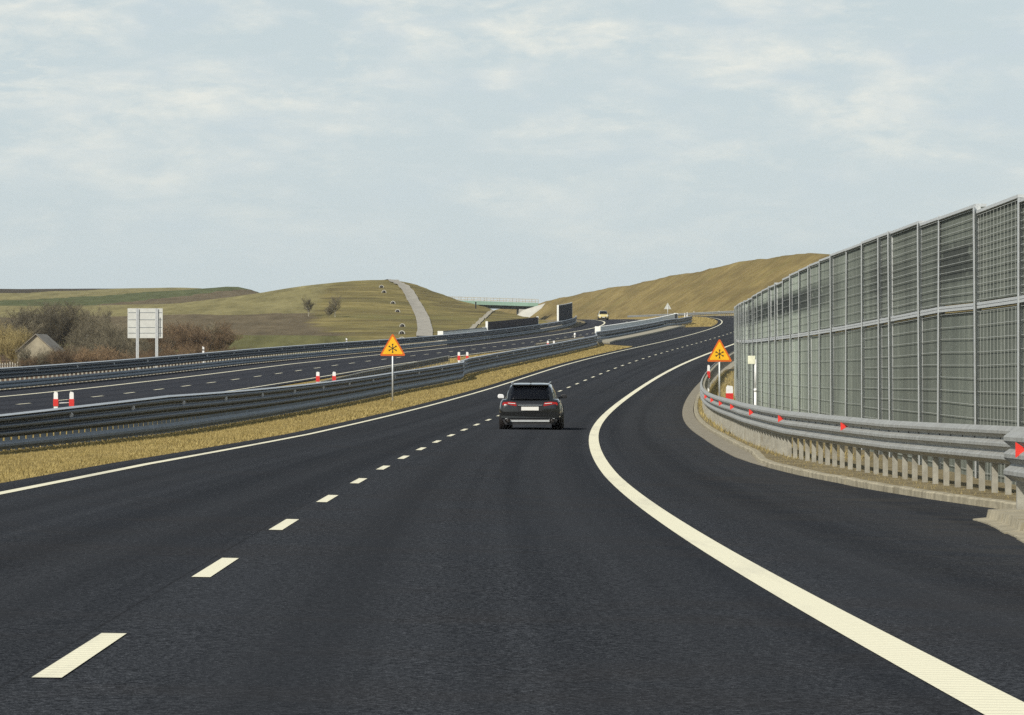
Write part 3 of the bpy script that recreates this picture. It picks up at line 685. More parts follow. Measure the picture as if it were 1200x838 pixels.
# white guide posts
def guide_post(p, h, rz, label, first=None):
    rt = empty('guide_post', p, rz); meta(rt, label, 'guide post', 'white guide posts along the road')
    mb = MB(); mb.prism([(-.06, 0), (.06, 0), (.06, h * .95), (-.06, h)], -.04, .04); fixn(mb.obj('body', M['white'], rt))
    mb = MB(); mb.prism([(-.065, h * .80), (.065, h * .80), (.065, h * .85), (-.065, h * .86)], -.045, .045); fixn(mb.obj('black_band', M['black'], rt)); return rt
guide_post(P(323, -27.0), 1.42, 0, 'white guide post rising behind the far guardrail right of the big sign')
guide_post(P(416, -26.9), 1.35, 0, 'white guide post behind the far guardrail left of the snowflake sign')
for s, o, h, l in ((905, 8.2, 1.6, 'tall white guide post at the foot of the brown slope'), (1010, 8.4, 1.3, 'leftmost white guide post at the foot of the brown slope'),
                   (800, 8.2, 1.9, 'white guide post on the bend beside the noise barrier end'), (960, 8.6, 1.1, 'low white guide post at the foot of the brown slope'), (880, 8.2, 1.15, 'short white guide post next to the tall one below the slope')):
    guide_post(P(s, o), h, 0, l)
for s, o, l in ((672, -9.6, 'nearest white post at the far end of the median guardrail'), (690, -8.6, 'white post at the tip of the median guardrail end'), (735, -9.4, 'white post of a close pair beyond the median guardrail end'), (748, -9.0, 'second white post of a close pair beyond the median guardrail end')):
    guide_post(P(s, o), 1.15, 0, l)
p = P(690, -12.2); rt = empty('cabinet', p, 0); meta(rt, 'small white cabinet behind the median parapet', 'cabinet')
mb = MB(); mb.box((0, 0, .85), (.75, .4, .75)); bevel(mb.obj('body', M['white'], rt), .03); mb = MB(); mb.box((0, 0, .22), (.6, .3, .5)); mb.obj('base', M['concrete'], rt)
p = P(503, -12.6); rt = empty('bollard', p, 0); meta(rt, 'small white bollard beside the near end of the median parapet', 'bollard')
mb = MB(); mb.tube([(0, 0, 0), (0, 0, .55), (0, 0, .8)], [.07, .07, .07], 10); mb.obj('body', M['white'], rt); mb = MB(); mb.tube([(0, 0, .68), (0, 0, .86), (0, 0, 1.0)], [.10, .12, .05], 10); mb.obj('cap', M['white'], rt)

# ------------------------------------------------------------------ parapets and dark screens
def wallrun(name, label, cat, s0, s1, ofn, h0, h1, th, mat, bay, group=None, endmat=None, cap=None, two=None):
    rt = empty(name, P(s0, ofn(s0))); r_ = rt.location.copy(); meta(rt, label, cat, group)
    s = s0
    while s < s1 - .5:
        e = min(s + bay, s1)
        segs = [(h0, h1, mat, 'panel')] if not two else [(h0, two[0], mat, 'lower_panel'), (two[0] + .01, h1, two[1], 'upper_panel')]
        for a, b, m_, nm in segs:
            mb = MB(); mb.sweep([(-th / 2, a), (th / 2, a), (th / 2, b), (-th / 2, b)], [s + .015, e - .015], ofn)
            o = fixn(mb.obj(nm, M[m_], rt)); o.location -= r_
        s = e
    if cap:
        mb = MB(); mb.sweep([(-th / 2 - .04, h1), (th / 2 + .04, h1), (th / 2 + .04, h1 + .07), (-th / 2 - .04, h1 + .07)], list(np.arange(s0, s1, 6)) + [s1], ofn); o = fixn(mb.obj('cap', M[cap], rt)); o.location -= r_
    if endmat:
        for q in (s0 - .12, s1 + .12):
            mb = MB(); mb.box(P(q, ofn(q), (h0 + h1) / 2 + .05), ((th + .35, .2, h1 - h0 + .1) if not two and h1 < 3 else (th + .12, .16, h1 - h0 + .06)), 0, heading(q)); o = mb.obj('end_post', M[endmat], rt); o.location -= r_
    return rt
wallrun('parapet', 'long whitish concrete parapet in the median behind the guardrail', 'parapet', 515, 700, lambda s: float(np.interp(s, [515, 660, 700], [-10.95, -10.75, -10.3])), -.1, 1.38, .25, 'parapet', 12, cap='parapet', endmat='parapet')
wallrun('parapet', 'near whitish parapet left of the dark screen on the far side', 'parapet', 507, 560, lambda s: -26.9, -.2, 1.32, .22, 'parapet', 9, cap='steel_dark', endmat='parapet')
wallrun('parapet', 'whitish parapet between the two dark screens on the far side', 'parapet', 640, 694, lambda s: -27.0, -.2, .95, .22, 'parapet', 9, cap='steel_dark')
wallrun('noise_screen', 'long low dark noise screen beside the opposite carriageway', 'noise screen', 561, 640, lambda s: -26.75, -.3, 2.0, .14, 'screen_dark', 5, endmat='parapet', two=(1.2, 'screen_top'))
wallrun('noise_screen', 'tall dark noise screen beyond the long low one', 'noise screen', 694, 770, lambda s: float(np.interp(s, [694, 770], [-27.0, -27.0])), -.3, 3.25, .14, 'screen_dark', 5, endmat='parapet', cap='alu')
pp = P(655.5, -9.1); rt = empty('bollard', pp, 0); meta(rt, 'dark upright post at the far end of the white median parapet', 'bollard')
mb = MB(); mb.box((0, 0, .8), (.28, .28, 1.6)); bevel(mb.obj('body', M['plastic'], rt), .02)

# ------------------------------------------------------------------ bridge
bs = 1400.0; bc = P(bs, -9); ba = heading(bs) - .02
rt = empty('road_bridge', (bc.x, bc.y, 0), ba); meta(rt, 'green girder road bridge crossing the motorway cutting in the distance', 'bridge')
zd = 20.55; xl, xr = -34, 19.5
sk = lambda x: (xr - x) * .03
def bbox(nm, mat, x0, x1, y0, y1, z0, z1, sl=True):
    mb = MB(); vs = [(x, y, z + (sk(x) if sl else 0)) for z in (z0, z1) for y in (y0, y1) for x in (x0, x1)]
    mb.add(vs, [(0, 2, 3, 1), (4, 5, 7, 6), (0, 1, 5, 4), (2, 6, 7, 3), (0, 4, 6, 2), (1, 3, 7, 5)]); return fixn(mb.obj(nm, M[mat], rt))
bbox('deck', 'bridge_concrete', xl, xr, -4, 4, zd - .25, zd)
for y in (-2.4, -.8, .8, 2.4): bbox('girder', 'shaded_girder', xl, xr - 1, y - .2, y + .2, zd - 1.75, zd - .26)
for y in (-4.13, 4.13):
    mb = MB()
    for z in (.55, 1.2): mb.add([(x, y + b, zd + z + c + sk(x)) for x in (xl, xr) for b, c in ((-.05, -.06), (.05, -.06), (.05, .06), (-.05, .06))], [(0, 1, 5, 4), (1, 2, 6, 5), (2, 3, 7, 6), (3, 0, 4, 7)])
    for k in range(30): x = xl + (xr - xl) * k / 29; mb.box((x, y, zd + .65 + sk(x)), (.22, .1, 1.15))
    mb.obj('railing', M['bridge_concrete'], rt)
    bbox('fascia', 'girder', xl, xr, y - .12, y + .12, zd - .85, zd + .18)
bbox('abutment', 'bridge_concrete', 14.0, 16.5, -4.0, 4.0, zd - 9, zd - 1.76)
bbox('abutment', 'bridge_concrete', -22.5, -20, -4.0, 4.0, zd - 9, zd - 1.76)
mb = MB(); mb.add([(10, -5.0, zd - 6.0), (15, -5.0, zd - 1.9), (21.5, -5.0, zd + .1), (20, -9, zd - 1.4), (13, -13, zd - 6.5), (10, -5, zd - 7.5), (13, -13, zd - 7.5)],
                  [(0, 1, 2, 3, 4), (0, 4, 6, 5)]); fixn(mb.obj('slope_paving', M['bridge_concrete'], rt))

# ------------------------------------------------------------------ access track, drain chute, culvert rings on the knoll
def so_of(x, y):
    """station and offset of a world point"""
    d2 = (AX - x) ** 2 + (AY - y) ** 2; i = int(d2.argmin()); t = TH[i]
    return float(SS[i] + (x - AX[i]) * math.sin(t) + (y - AY[i]) * math.cos(t)), float((x - AX[i]) * math.cos(t) - (y - AY[i]) * math.sin(t))
def gz_at(x, y): s, o = so_of(x, y); return float(surf(s, o))
def track(name, pts, w, label, mat, h=.06):
    pts = np.array(pts, float); tt = np.arange(len(pts)); uu = np.linspace(0, len(pts) - 1, 90)
    # smooth by quadratic resampling
    xs = np.interp(uu, tt, pts[:, 0]); ys = np.interp(uu, tt, pts[:, 1])
    ker = np.ones(13) / 13; xs = np.convolve(np.pad(xs, 6, 'edge'), ker, 'valid'); ys = np.convolve(np.pad(ys, 6, 'edge'), ker, 'valid')
    mb = MB(); vs = []; n = 5
    for i in range(len(xs)):
        a = max(i - 1, 0); b = min(i + 1, len(xs) - 1); d = Vector((xs[b] - xs[a], ys[b] - ys[a], 0)).normalized(); q = Vector((d.y, -d.x, 0))
        zc = [gz_at(xs[i] + q.x * w * k / 2, ys[i] + q.y * w * k / 2) for k in (-1, -.5, 0, .5, 1)]
        for j, k in enumerate((-1, -.5, 0, .5, 1)): vs.append((xs[i] + q.x * w * k / 2, ys[i] + q.y * w * k / 2, max(zc[j], sum(zc) / 5) + h))
    mb.add(vs, [(i * n + j, i * n + j + 1, (i + 1) * n + j + 1, (i + 1) * n + j) for i in range(len(xs) - 1) for j in range(n - 1)], 0, None, True)
    return meta(fixn(mb.obj(name, mat)), label, 'track', kind='structure')
def ray(px, d): return ((px - 600) / 5711.65 * d, d)
_D = np.arange(420, 1900, 4.0)
def hit(px, py):
    best = None
    for d in _D:
        x, y = ray(px, d)
        if gz_at(x, y) >= (440 - py) / 5711.65 * d: return ray(px, d)
    return ray(px, 1100)
tp = [ray(497, 720), ray(498.5, 800), ray(496, 900), ray(489, 970), ray(478, 1040), ray(466, 1095), ray(452, 1150)]
track('path', tp, 2.5, 'pale access track climbing the grassy knoll', M['gravel'], .13)
track('path', [hit(578, 364), hit(572, 368), hit(565, 374), hit(557, 381), hit(550, 388)], .9, 'stepped concrete drain chute down the knoll', M['slab'], .12)
first = None
for i, (px, py, d) in enumerate(((447, 335, 1085), (450, 341.5, 1050), (460.5, 353, 985), (466, 363, 940), (471.5, 380, 850), (471, 389.5, 775), (471, 397, 735))):
    x, y = hit(px, py + 3); z = gz_at(x, y)
    if first is None:
        mb = MB(); N = 16
        ring = lambda r, yy: [(r * math.cos(2 * math.pi * k / N), yy, r * math.sin(2 * math.pi * k / N) + .05) for k in range(N)]
        vs = ring(.50, -.4) + ring(.37, -.4) + ring(.50, .5) + ring(.37, .5)
        mb.add(vs, [f for k in range(N) for f in ((k, (k + 1) % N, N + (k + 1) % N, N + k), (k, 2 * N + k, 2 * N + (k + 1) % N, (k + 1) % N), (N + k, N + (k + 1) % N, 3 * N + (k + 1) % N, 3 * N + k), (2 * N + k, 3 * N + k, 3 * N + (k + 1) % N, 2 * N + (k + 1) % N))], 0)
        rt = empty('culvert_ring', (x, y, z), 0); fixn(mb.obj('ring', M['bridge_concrete'], rt))
        mb = MB(); mb.tube([(0, -.3, .05), (0, .3, .05)], .365, 14); mb.obj('opening', M['black'], rt)
        meta(rt, 'white concrete culvert ring set in the slope beside the access track', 'culvert', 'culvert rings beside the track'); first = rt
    else: dup(first, (x, y, z), 0)
# fence along the knoll's flank
mb = MB(); rt = None
fp = [ray(px, d) for px, d in ((528, 1130), (534, 1125), (540, 1120), (546, 1115), (552, 1110), (558, 1105))]
fr = empty('wire_fence', (fp[0][0], fp[0][1], gz_at(*fp[0])), 0); meta(fr, 'low post and wire fence on the flank of the knoll', 'fence'); fl = fr.location.copy()
for i in range(len(fp) - 1):
    for k in range(3):
        x = fp[i][0] + (fp[i + 1][0] - fp[i][0]) * k / 3; y = fp[i][1] + (fp[i + 1][1] - fp[i][1]) * k / 3
        m2 = MB(); m2.tube([(x, y, gz_at(x, y) - .2), (x, y, gz_at(x, y) + 1.3)], .06, 6); o = m2.obj('post', M['steel_post'], fr); o.location -= fl
for hh in (.5, .9, 1.25): mb.tube([(x, y, gz_at(x, y) + hh) for x, y in fp], .02, 4)
o = mb.obj('wires', M['wire'], fr); o.location -= fl
x, y = ray(557.5, 1010); pz = gz_at(x, y); rt = empty('marker_pillar', (x, y, pz), 0); meta(rt, 'dark slim pillar standing on the flank of the knoll', 'pillar')
mb = MB(); mb.box((0, 0, .6), (.28, .28, 1.5)); bevel(mb.obj('body', M['plastic'], rt), .03)
mb = MB(); mb.box((0, 0, 1.38), (.36, .36, .06)); mb.obj('cap', M['plastic'], rt)

# ------------------------------------------------------------------ barn and picket fence
x, y = ray(42, 600); zg = gz_at(x, y); rt = empty('barn', (x, y, zg), R(-3)); meta(rt, 'old plastered barn with a bare gable behind bushes at the left edge', 'barn')
W, L_, he, ha = 4.5, 9.0, 3.05 - zg, 5.0 - zg
mb = MB(); mb.prism([(-W / 2, -.5), (W / 2, -.5), (W / 2, he), (0, ha), (-W / 2, he)], 0, L_); wl = fixn(mb.obj('wall', M['plaster'], rt))
for s_ in (-1, 1):
    mb = MB(); mb.add([(s_ * (W / 2 + .25), yy, he - .22 + dz_) for yy in (-.25, L_ + .25) for dz_ in (0, .1)] + [(0, yy, ha + .03 + dz_) for yy in (-.25, L_ + .25) for dz_ in (0, .1)],
           [(0, 1, 3, 2), (4, 6, 7, 5), (1, 5, 7, 3), (0, 2, 6, 4), (0, 4, 5, 1), (2, 3, 7, 6)]); fixn(mb.obj('roof', M['rooftile'], rt))
fr = None
x0, y0 = ray(-6, 575); x1, y1 = ray(38, 585); zf = gz_at(x0, y0); fr = empty('picket_fence', (x0, y0, zf), 0); meta(fr, 'pale picket fence in front of the barn at the left edge', 'fence')
for k in range(16):
    u = k / 15; px_, py_ = x0 + (x1 - x0) * u, y0 + (y1 - y0) * u; zz_ = gz_at(px_, py_); hh = 1.35 - zz_ + .2 * random.random()
    m2 = MB(); m2.prism([(-.06, -.2), (.06, -.2), (.06, hh), (0, hh + .12), (-.06, hh)], -.015, .015); o = fixn(m2.obj('picket', worn('pale_wood', (.5, .47, .38), .9) if k == 0 else bpy.data.materials['pale_wood'], fr)); o.location = (px_ - x0, py_ - y0, zz_ - zf)
m2 = MB(); m2.add([(0, .03, .9 - zf * .0), (x1 - x0, y1 - y0 + .03, .9), (x1 - x0, y1 - y0 + .03, 1.0), (0, .03, 1.0), (0, .07, .9), (x1 - x0, y1 - y0 + .07, .9), (x1 - x0, y1 - y0 + .07, 1.0), (0, .07, 1.0)], [(0, 1, 2, 3), (7, 6, 5, 4), (3, 2, 6, 7), (0, 4, 5, 1)]); m2.obj('rail', bpy.data.materials['pale_wood'], fr)

# ------------------------------------------------------------------ bare shrubs and trees
def twig_tree(kind, seed, height, spread, stems, levels, thick, mat, trunkmat=None, twig_r=.012, up=.35):
    r = random.Random(seed); tr = MB(); cr = MB()
    def seg(mb, p, q, r0, r1, n=4):
        t = (q - p); L = t.length
        if L < 1e-6: return
        t /= L; a = t.cross(Vector((.3, .1, 1))).normalized(); b = t.cross(a); n_ = n
        vs = [p + r0 * (math.cos(k * 2 * math.pi / n_) * a + math.sin(k * 2 * math.pi / n_) * b) for k in range(n_)] + [q + r1 * (math.cos(k * 2 * math.pi / n_) * a + math.sin(k * 2 * math.pi / n_) * b) for k in range(n_)]
        mb.add(vs, [(k, (k + 1) % n_, n_ + (k + 1) % n_, n_ + k) for k in range(n_)])
    def grow(p, d, L, rad, lv):
        nseg = 3 if lv < levels else 2; q = p
        for i in range(nseg):
            d = (d + Vector((r.gauss(0, .16), r.gauss(0, .16), r.gauss(0, .10) + .04))).normalized()
            q2 = q + d * (L / nseg); r1 = rad * (1 - .55 * (i + 1) / nseg)
            seg(tr if lv <= 1 else cr, q, q2, rad * (1 - .55 * i / nseg), max(r1, twig_r * .7), 5 if lv == 0 else 3)
            q = q2
            if lv < levels:
                nb = r.choice((2, 2, 3)) if lv > 0 else r.choice((2, 3, 3))
                for _ in range(nb):
                    az = r.uniform(0, 2 * math.pi); side = Vector((math.cos(az), math.sin(az), up + r.uniform(-.2, .45)))
                    nd = (d * .55 + side.normalized() * .8).normalized()
                    grow(q, nd, L * r.uniform(.45, .68), max(rad * .42, twig_r), lv + 1)
    for k in range(stems):
        az = r.uniform(0, 2 * math.pi); rr = spread * .25 * math.sqrt(r.random())
        p = Vector((rr * math.cos(az), rr * math.sin(az), -.3)); lean = r.uniform(.1, .55)
        d = Vector((math.cos(az) * lean, math.sin(az) * lean, 1)).normalized()
        grow(p, d, height * r.uniform(.5, .72), thick * r.uniform(.7, 1.1), 0)
    rt = empty(kind)
    zmax = max(v[2] for v in cr.v); f_ = height / zmax
    for mb in (tr, cr): mb.v = [(a * f_, b * f_, c * f_) for a, b, c in mb.v]
    tr.obj('trunk', M[trunkmat or mat], rt); cr.obj('crown', M[mat], rt); return rt
protos = {
    'grey': [twig_tree('bare_shrub', 11 + k, 1.0 * 6, 4, 6, 3, .055, 'bark', twig_r=.017) for k in range(3)],
    'red': [twig_tree('bare_shrub', 31 + k, 1.0 * 4, 4, 9, 3, .03, 'bark_red', twig_r=.015) for k in range(3)],
    'yellow': [twig_tree('bare_shrub', 51 + k, 1.0 * 5, 3.5, 8, 3, .035, 'bark_yellow', twig_r=.014, up=.8) for k in range(2)],
    'pale': [twig_tree('bare_tree', 71, 7.5, 3, 2, 4, .14, 'bark', 'bark_pale', twig_r=.014)],
    'dark': [twig_tree('bare_tree', 81 + k, 8.0, 5, 3, 4, .11, 'bark', twig_r=.016) for k in range(2)],
}
LBL = {'grey': ('leafless grey-brown shrub in the thicket beyond the far guardrail', 'shrub', 'grey-brown shrubs in the thicket'),
       'red': ('low leafless reddish shrub in the thicket beyond the far guardrail', 'shrub', 'reddish shrubs in the thicket'),
       'yellow': ('leafless yellowish shrub beside the old barn', 'shrub', 'yellowish shrubs by the barn'),
       'dark': ('tall dark leafless tree standing behind the barn', 'tree', 'dark leafless trees behind the barn')}
used = {}
def put(kind, px, d, h, zoff=0.0, label=None, cat=None, group=None, var=None):
    pr = protos[kind]; k = random.randrange(len(pr)) if var is None else var; src = pr[k]; x, y = ray(px, d)
    base = {'grey': 6, 'red': 4, 'yellow': 5, 'pale': 7.5, 'dark': 8}[kind]; sc_ = h / base; a = random.uniform(0, 6.28); loc = (x, y, gz_at(x, y) + zoff)
    L = LBL.get(kind); lab = label or L[0]; ct = cat or L[1]; gp = group or (None if label else L[2])
    sx = sc_ * random.uniform(.95, 1.25)
    if (kind, k) not in used: used[(kind, k)] = 1; o = src; o.location = loc; o.rotation_euler = (0, 0, a); o.scale = (sx, sx, sc_)
    else: o = dup(src, loc, a, scale=(sx, sx, sc_))
    for key in ('label', 'category', 'group'):
        if key in o: del o[key]
    meta(o, lab, ct, gp); return o
rr = random.Random(5)
put('dark', 55, 655, 8.2, var=0); put('dark', 68, 648, 8.0, var=1); put('dark', 80, 660, 8.2); put('dark', 98, 650, 7.6); put('dark', 112, 655, 6.9); put('dark', 45, 668, 7.6); put('dark', 126, 640, 6.0)
put('pale', 87, 618, 6.4, label='pale-trunked leafless tree forking above the bushes right of the barn', cat='tree')
put('grey', 2, 640, 7.2, var=0); put('grey', 14, 650, 7.0, var=1); put('grey', 30, 660, 7.2, var=2); put('grey', -8, 630, 7)
for px in (104, 116, 128, 140, 150, 162, 174, 186): put('grey', px + rr.uniform(-4, 4), rr.uniform(600, 650), rr.uniform(4.2, 5.6))
for px in (70, 92, 110, 124, 135): put('grey', px + rr.uniform(-4, 4), rr.uniform(590, 615), rr.uniform(3.8, 4.8))
for px in (6, 16, 26): put('yellow', px, rr.uniform(612, 622), rr.uniform(5.2, 6.3), var=(0 if px < 10 else None))
for px in (30, 40, 50, 58, 66, 76): put('red', px, rr.uniform(580, 594), rr.uniform(2.0, 3.0))
for px in (34, 47, 57): put('grey', px, rr.uniform(583, 592), rr.uniform(2.8, 3.8))
for px in (26, 62, 74): put('yellow', px, rr.uniform(582, 594), rr.uniform(1.8, 2.8))
for px in range(70, 340, 9): put('red', px + rr.uniform(-4, 4), rr.uniform(560, 625), rr.uniform(2.6, 3.6) * (1 if px < 270 else .6))
for px in range(190, 262, 8): put('red', px + rr.uniform(-3, 3), rr.uniform(640, 690), rr.uniform(3.8, 5.2))
for px in range(230, 262, 10): put('grey', px, rr.uniform(650, 690), rr.uniform(4.0, 5.2))
put('pale', 121, 760, 4.6, label='small leafless tree alone on the pale field left of the big sign', cat='tree')
put('pale', 361, 905, 4.2, label='left of two small leafless trees at the foot of the knoll', cat='tree'); put('pale', 394, 900, 5.0, label='right of two small leafless trees at the foot of the knoll', cat='tree')
put('grey', 383, 900, 2.6, label='low leafless bush between the two small trees by the knoll', cat='shrub')
for kind, lst in protos.items():
    for k, o in enumerate(lst):
        if (kind, k) not in used:
            for c in list(o.children): bpy.data.objects.remove(c)
            bpy.data.objects.remove(o)

# ------------------------------------------------------------------ dry grass blades (stuff)
def blades(name, label, zones, mat, rel=False):
    V = []; F = []
    tot = 0
    for s0, s1, o0, o1, n, hmin, hmax, w in zones:
        s = rng.uniform(s0, s1, n); o = rng.uniform(o0, o1, n)
        if rel: o = o + np.array([kerb(q) for q in s])
        x, y = xy(s, o); cl = und(x, y, .55, 5.) + .6 * und(x, y, .17, 6.)
        keep = rng.random(n) < np.clip(.55 + .5 * cl, .08, 1); s, o, x, y, cl = s[keep], o[keep], x[keep], y[keep], cl[keep]; n = len(s)
        z = surf(s, o) - .03 + (.085 if rel else 0); h = rng.uniform(hmin, hmax, n) * np.clip(1 + .45 * cl, .4, 1.7); a = rng.uniform(0, 2 * np.pi, n); ln = rng.normal(0, .45, (n, 2)) * h[:, None]
        dx, dy = np.cos(a) * w * rng.uniform(.6, 1.4, n), np.sin(a) * w * rng.uniform(.6, 1.4, n)
        p0 = np.stack([x - dx, y - dy, z], 1); p1 = np.stack([x + dx, y + dy, z], 1); p2 = np.stack([x + ln[:, 0], y + ln[:, 1], z + h], 1)
        V.append(np.stack([p0, p1, p2], 1).reshape(-1, 3)); F.append(np.arange(3 * n).reshape(-1, 3) + tot); tot += 3 * n
    V = np.concatenate(V).astype(np.float32); F = np.concatenate(F)
    me = bpy.data.meshes.new(name); me.vertices.add(len(V)); me.vertices.foreach_set('co', V.ravel())
    me.loops.add(F.size); me.loops.foreach_set('vertex_index', F.ravel().astype(np.int32)); me.polygons.add(len(F))
    me.polygons.foreach_set('loop_start', np.arange(0, F.size, 3, dtype=np.int32)); me.polygons.foreach_set('loop_total', np.full(len(F), 3, np.int32))
    me.update(calc_edges=True); me.materials.append(mat)
    o = bpy.data.objects.new(name, me); COL.objects.link(o); return meta(o, label, 'grass', kind='stuff')
def blade_mat():
    t = NT('straw_blades'); v = t.coord('World'); n = t.noise(v, 1.2, 6, .65); f = t.noise(v, 23, 3)
    c = t.ramp(t.math('ADD', t.math('MULTIPLY', n, .6), t.math('MULTIPLY', f, .4)), [(.34, (.215, .165, .062)), (.5, (.37, .29, .11)), (.66, (.52, .42, .18))])
    c = t.mix(t.ramp(t.noise(v, .5, 4), [(.56, 0.0), (.7, .5)]), c, (.24, .205, .06))
    t.base(c); t.set(Roughness=.8); t.b.inputs['Specular IOR Level'].default_value = .2; return t.mat
M['blade'] = blade_mat()
blades('grass', 'short straw-coloured grass covering the median strip', [
    (58, 100, -7.8, -4.52, 60000, .02, .06, .005), (100, 160, -7.9, -4.52, 42000, .03, .07, .008), (160, 290, -7.6, -4.52, 36000, .03, .08, .014), (290, 462, -7.6, -4.55, 22000, .04, .09, .025),
    (100, 400, -14.0, -8.2, 26000, .06, .15, .02), (660, 900, -9.5, -4.6, 12000, .06, .14, .04)], M['blade'])
blades('grass', 'sparse dry grass and weeds between the right kerb and the noise barrier', [(57, 95, .24, 1.6, 6000, .02, .07, .004), (95, 130, .66, 2.6, 9000, .03, .12, .006), (130, 330, .66, 2.3, 16000, .05, .20, .012)], M['blade'], True)
# ------------------------------------------------------------------ cars
def loft(rings, mb, m=0, closed_ends=True, smooth=True):
    n = len(rings[0]); vs = [p for r_ in rings for p in r_]
    fs = [(i * n + j, i * n + (j + 1) % n, (i + 1) * n + (j + 1) % n, (i + 1) * n + j) for i in range(len(rings) - 1) for j in range(n)]
    if closed_ends: fs += [tuple(range(n))[::-1], tuple(range((len(rings) - 1) * n, len(rings) * n))]
    mb.add(vs, fs, m, None, smooth)
def car(name, label, loc, rz, paint, estate=True, mirror_left='chrome_ish'):
    rt = empty(name, loc, rz); meta(rt, label, 'car')
    L = 4.93 if estate else 4.3; hr = 1.44 if estate else 1.62; Wb = .935 if estate else .88
    # body: y from rear (0) to front (L); origin under the rear axle middle -> shift
    y0 = 0.0
    st = [(0.0, .33, .70, .80), (.05, .27, .88, .87), (.16, .24, .935, .905), (.6, .2, .95, .935), (1.4, .19, .955, .94), (2.6, .19, .95, .94), (3.6, .19, .93, .93), (4.2, .2, .86, .91), (4.6, .23, .78, .86), (L - .07, .27, .68, .78), (L, .33, .58, .70)] if estate else \
         [(0.0, .33, .80, .80), (.06, .27, .98, .84), (.3, .22, 1.02, .86), (1.4, .2, 1.02, .88), (2.6, .2, 1.0, .88), (3.3, .2, .97, .86), (3.9, .22, .88, .83), (4.2, .26, .75, .76), (L, .33, .62, .68)]
    def ring(y, zb, zs, w):
        h = zs - zb
        half = [(w * .55, zb), (w * .86, zb + .01), (w * .965, zb + h * .16), (w * .995, zb + h * .38), (w, zb + h * .56), (w * .985, zb + h * .72), (w * .955, zb + h * .88), (w * .90, zs - .012), (w * .80, zs)]
        return [(x, y, z) for x, z in half] + [(-x, y, z) for x, z in half[::-1]]
    mb = MB(); loft([ring(*q) for q in st], mb); body = fixn(mb.obj('body', paint, rt))
    # greenhouse: roof shell and dark glass
    gh = [(.10, .90, .90, .66, .66), (.22, .90, 1.10, .70, .655), (.42, .92, 1.33, .745, .60), (.55, .92, 1.385, .76, .585), (1.2, .93, 1.435, .785, .585), (2.0, .93, 1.45, .79, .59), (2.7, .93, 1.42, .785, .58), (3.1, .93, 1.28, .775, .585), (3.55, .92, 1.05, .76, .66), (3.8, .90, .91, .74, .72)] if estate else \
         [(.05, .95, .96, .74, .72), (.14, .95, 1.25, .75, .66), (.28, .95, 1.55, .755, .60), (.5, .95, 1.60, .765, .59), (1.4, .95, hr, .77, .60), (2.2, .95, 1.58, .77, .59), (2.7, .95, 1.38, .76, .60), (3.2, .95, 1.08, .75, .68), (3.4, .93, .96, .74, .72)]
    def gring(y, zb, zt, wb, wt, e=0.0):
        h = zt - zb; half = [(wb + e, zb), (wb + (wt - wb) * .5 + .012 + e, zb + h * .5), (wt + .02 + e, zb + h * .88), (wt * .93, zt - .012 + e), (wt * .6, zt + e), ]
        return [(x, y, z) for x, z in half] + [(-x, y, z) for x, z in half[::-1]]
    mb = MB(); loft([gring(*q) for q in gh], mb); fixn(mb.obj('roof', paint, rt))
    def gi(y, c): return float(np.interp(y, [q[0] for q in gh], [q[c] for q in gh]))
    # rear window follows the tailgate slope
    def pane(nm, ya, yb, fa, fb, wf, mat, off=.012, n=8, nx=9, dirn=-1):
        mb = MB(); vs = []
        for i in range(n + 1):
            y = ya + (yb - ya) * i / n; z = gi(y, 2)
            w_ = np.interp(i / n, [0, 1], [fa, fb])
            for j in range(nx):
                u = -1 + 2 * j / (nx - 1); vs.append((u * w_, y + dirn * off - dirn * .035 * u * u, z + off * .6 - .018 * u * u))
        mb.add(vs, [(i * nx + j, i * nx + j + 1, (i + 1) * nx + j + 1, (i + 1) * nx + j) for i in range(n) for j in range(nx - 1)], 0, None, True)
        o = fixn(mb.obj(nm, M[mat], rt)); sd = o.modifiers.new('solid', 'SOLIDIFY'); sd.thickness = .012; sd.offset = 0; return o
    if estate: pane('rear_window', .115, .43, .635, .545, 0, 'glass', .02); pane('windscreen', 3.72, 2.78, .66, .55, 0, 'glass', .02, dirn=1)
    else: pane('rear_window', .07, .26, .66, .55, 0, 'glass', .02); pane('windscreen', 3.32, 2.3, .68, .56, 0, 'glass', .03, dirn=1)
    # side windows
    for sd_ in (-1, 1):
        cuts = ((.62, 1.15), (1.2, 1.95), (2.02, 2.75)) if estate else ((.4, 1.1), (1.15, 1.85), (1.92, 2.5))
        for a, b in cuts:
            mb = MB(); vs = []
            for y in np.linspace(a, b, 5):
                zb, zt, wb, wt = gi(y, 1), gi(y, 2), gi(y, 3), gi(y, 4); h = zt - zb
                for f in (.10, .5, .80): vs.append((sd_ * (float(np.interp(f, [0, .5, .88], [wb, wb + (wt - wb) * .5 + .012, wt + .02])) + .007), y, zb + h * f))
            mb.add(vs, [(i * 3 + j, i * 3 + j + 1, (i + 1) * 3 + j + 1, (i + 1) * 3 + j) for i in range(4) for j in range(2)], 0, None, True)
            fixn(mb.obj('side_window', M['glass'], rt))
    # rear details
    def rear(nm, mat, pts, y, th=.03, curve=.05, parent=rt):
        curve = curve * .22
        mb = MB(); n = len(pts); f = lambda x, yy, z: (x, yy + curve * x * x / .6, z)
        mb.add([f(x, y - th, z) for x, z in pts] + [f(x, y + .06, z) for x, z in pts], [tuple(range(n)), tuple(range(2 * n - 1, n - 1, -1))] + [(i, i + n, (i + 1) % n + n, (i + 1) % n) for i in range(n)])
        return fixn(mb.obj(nm, M[mat], parent))
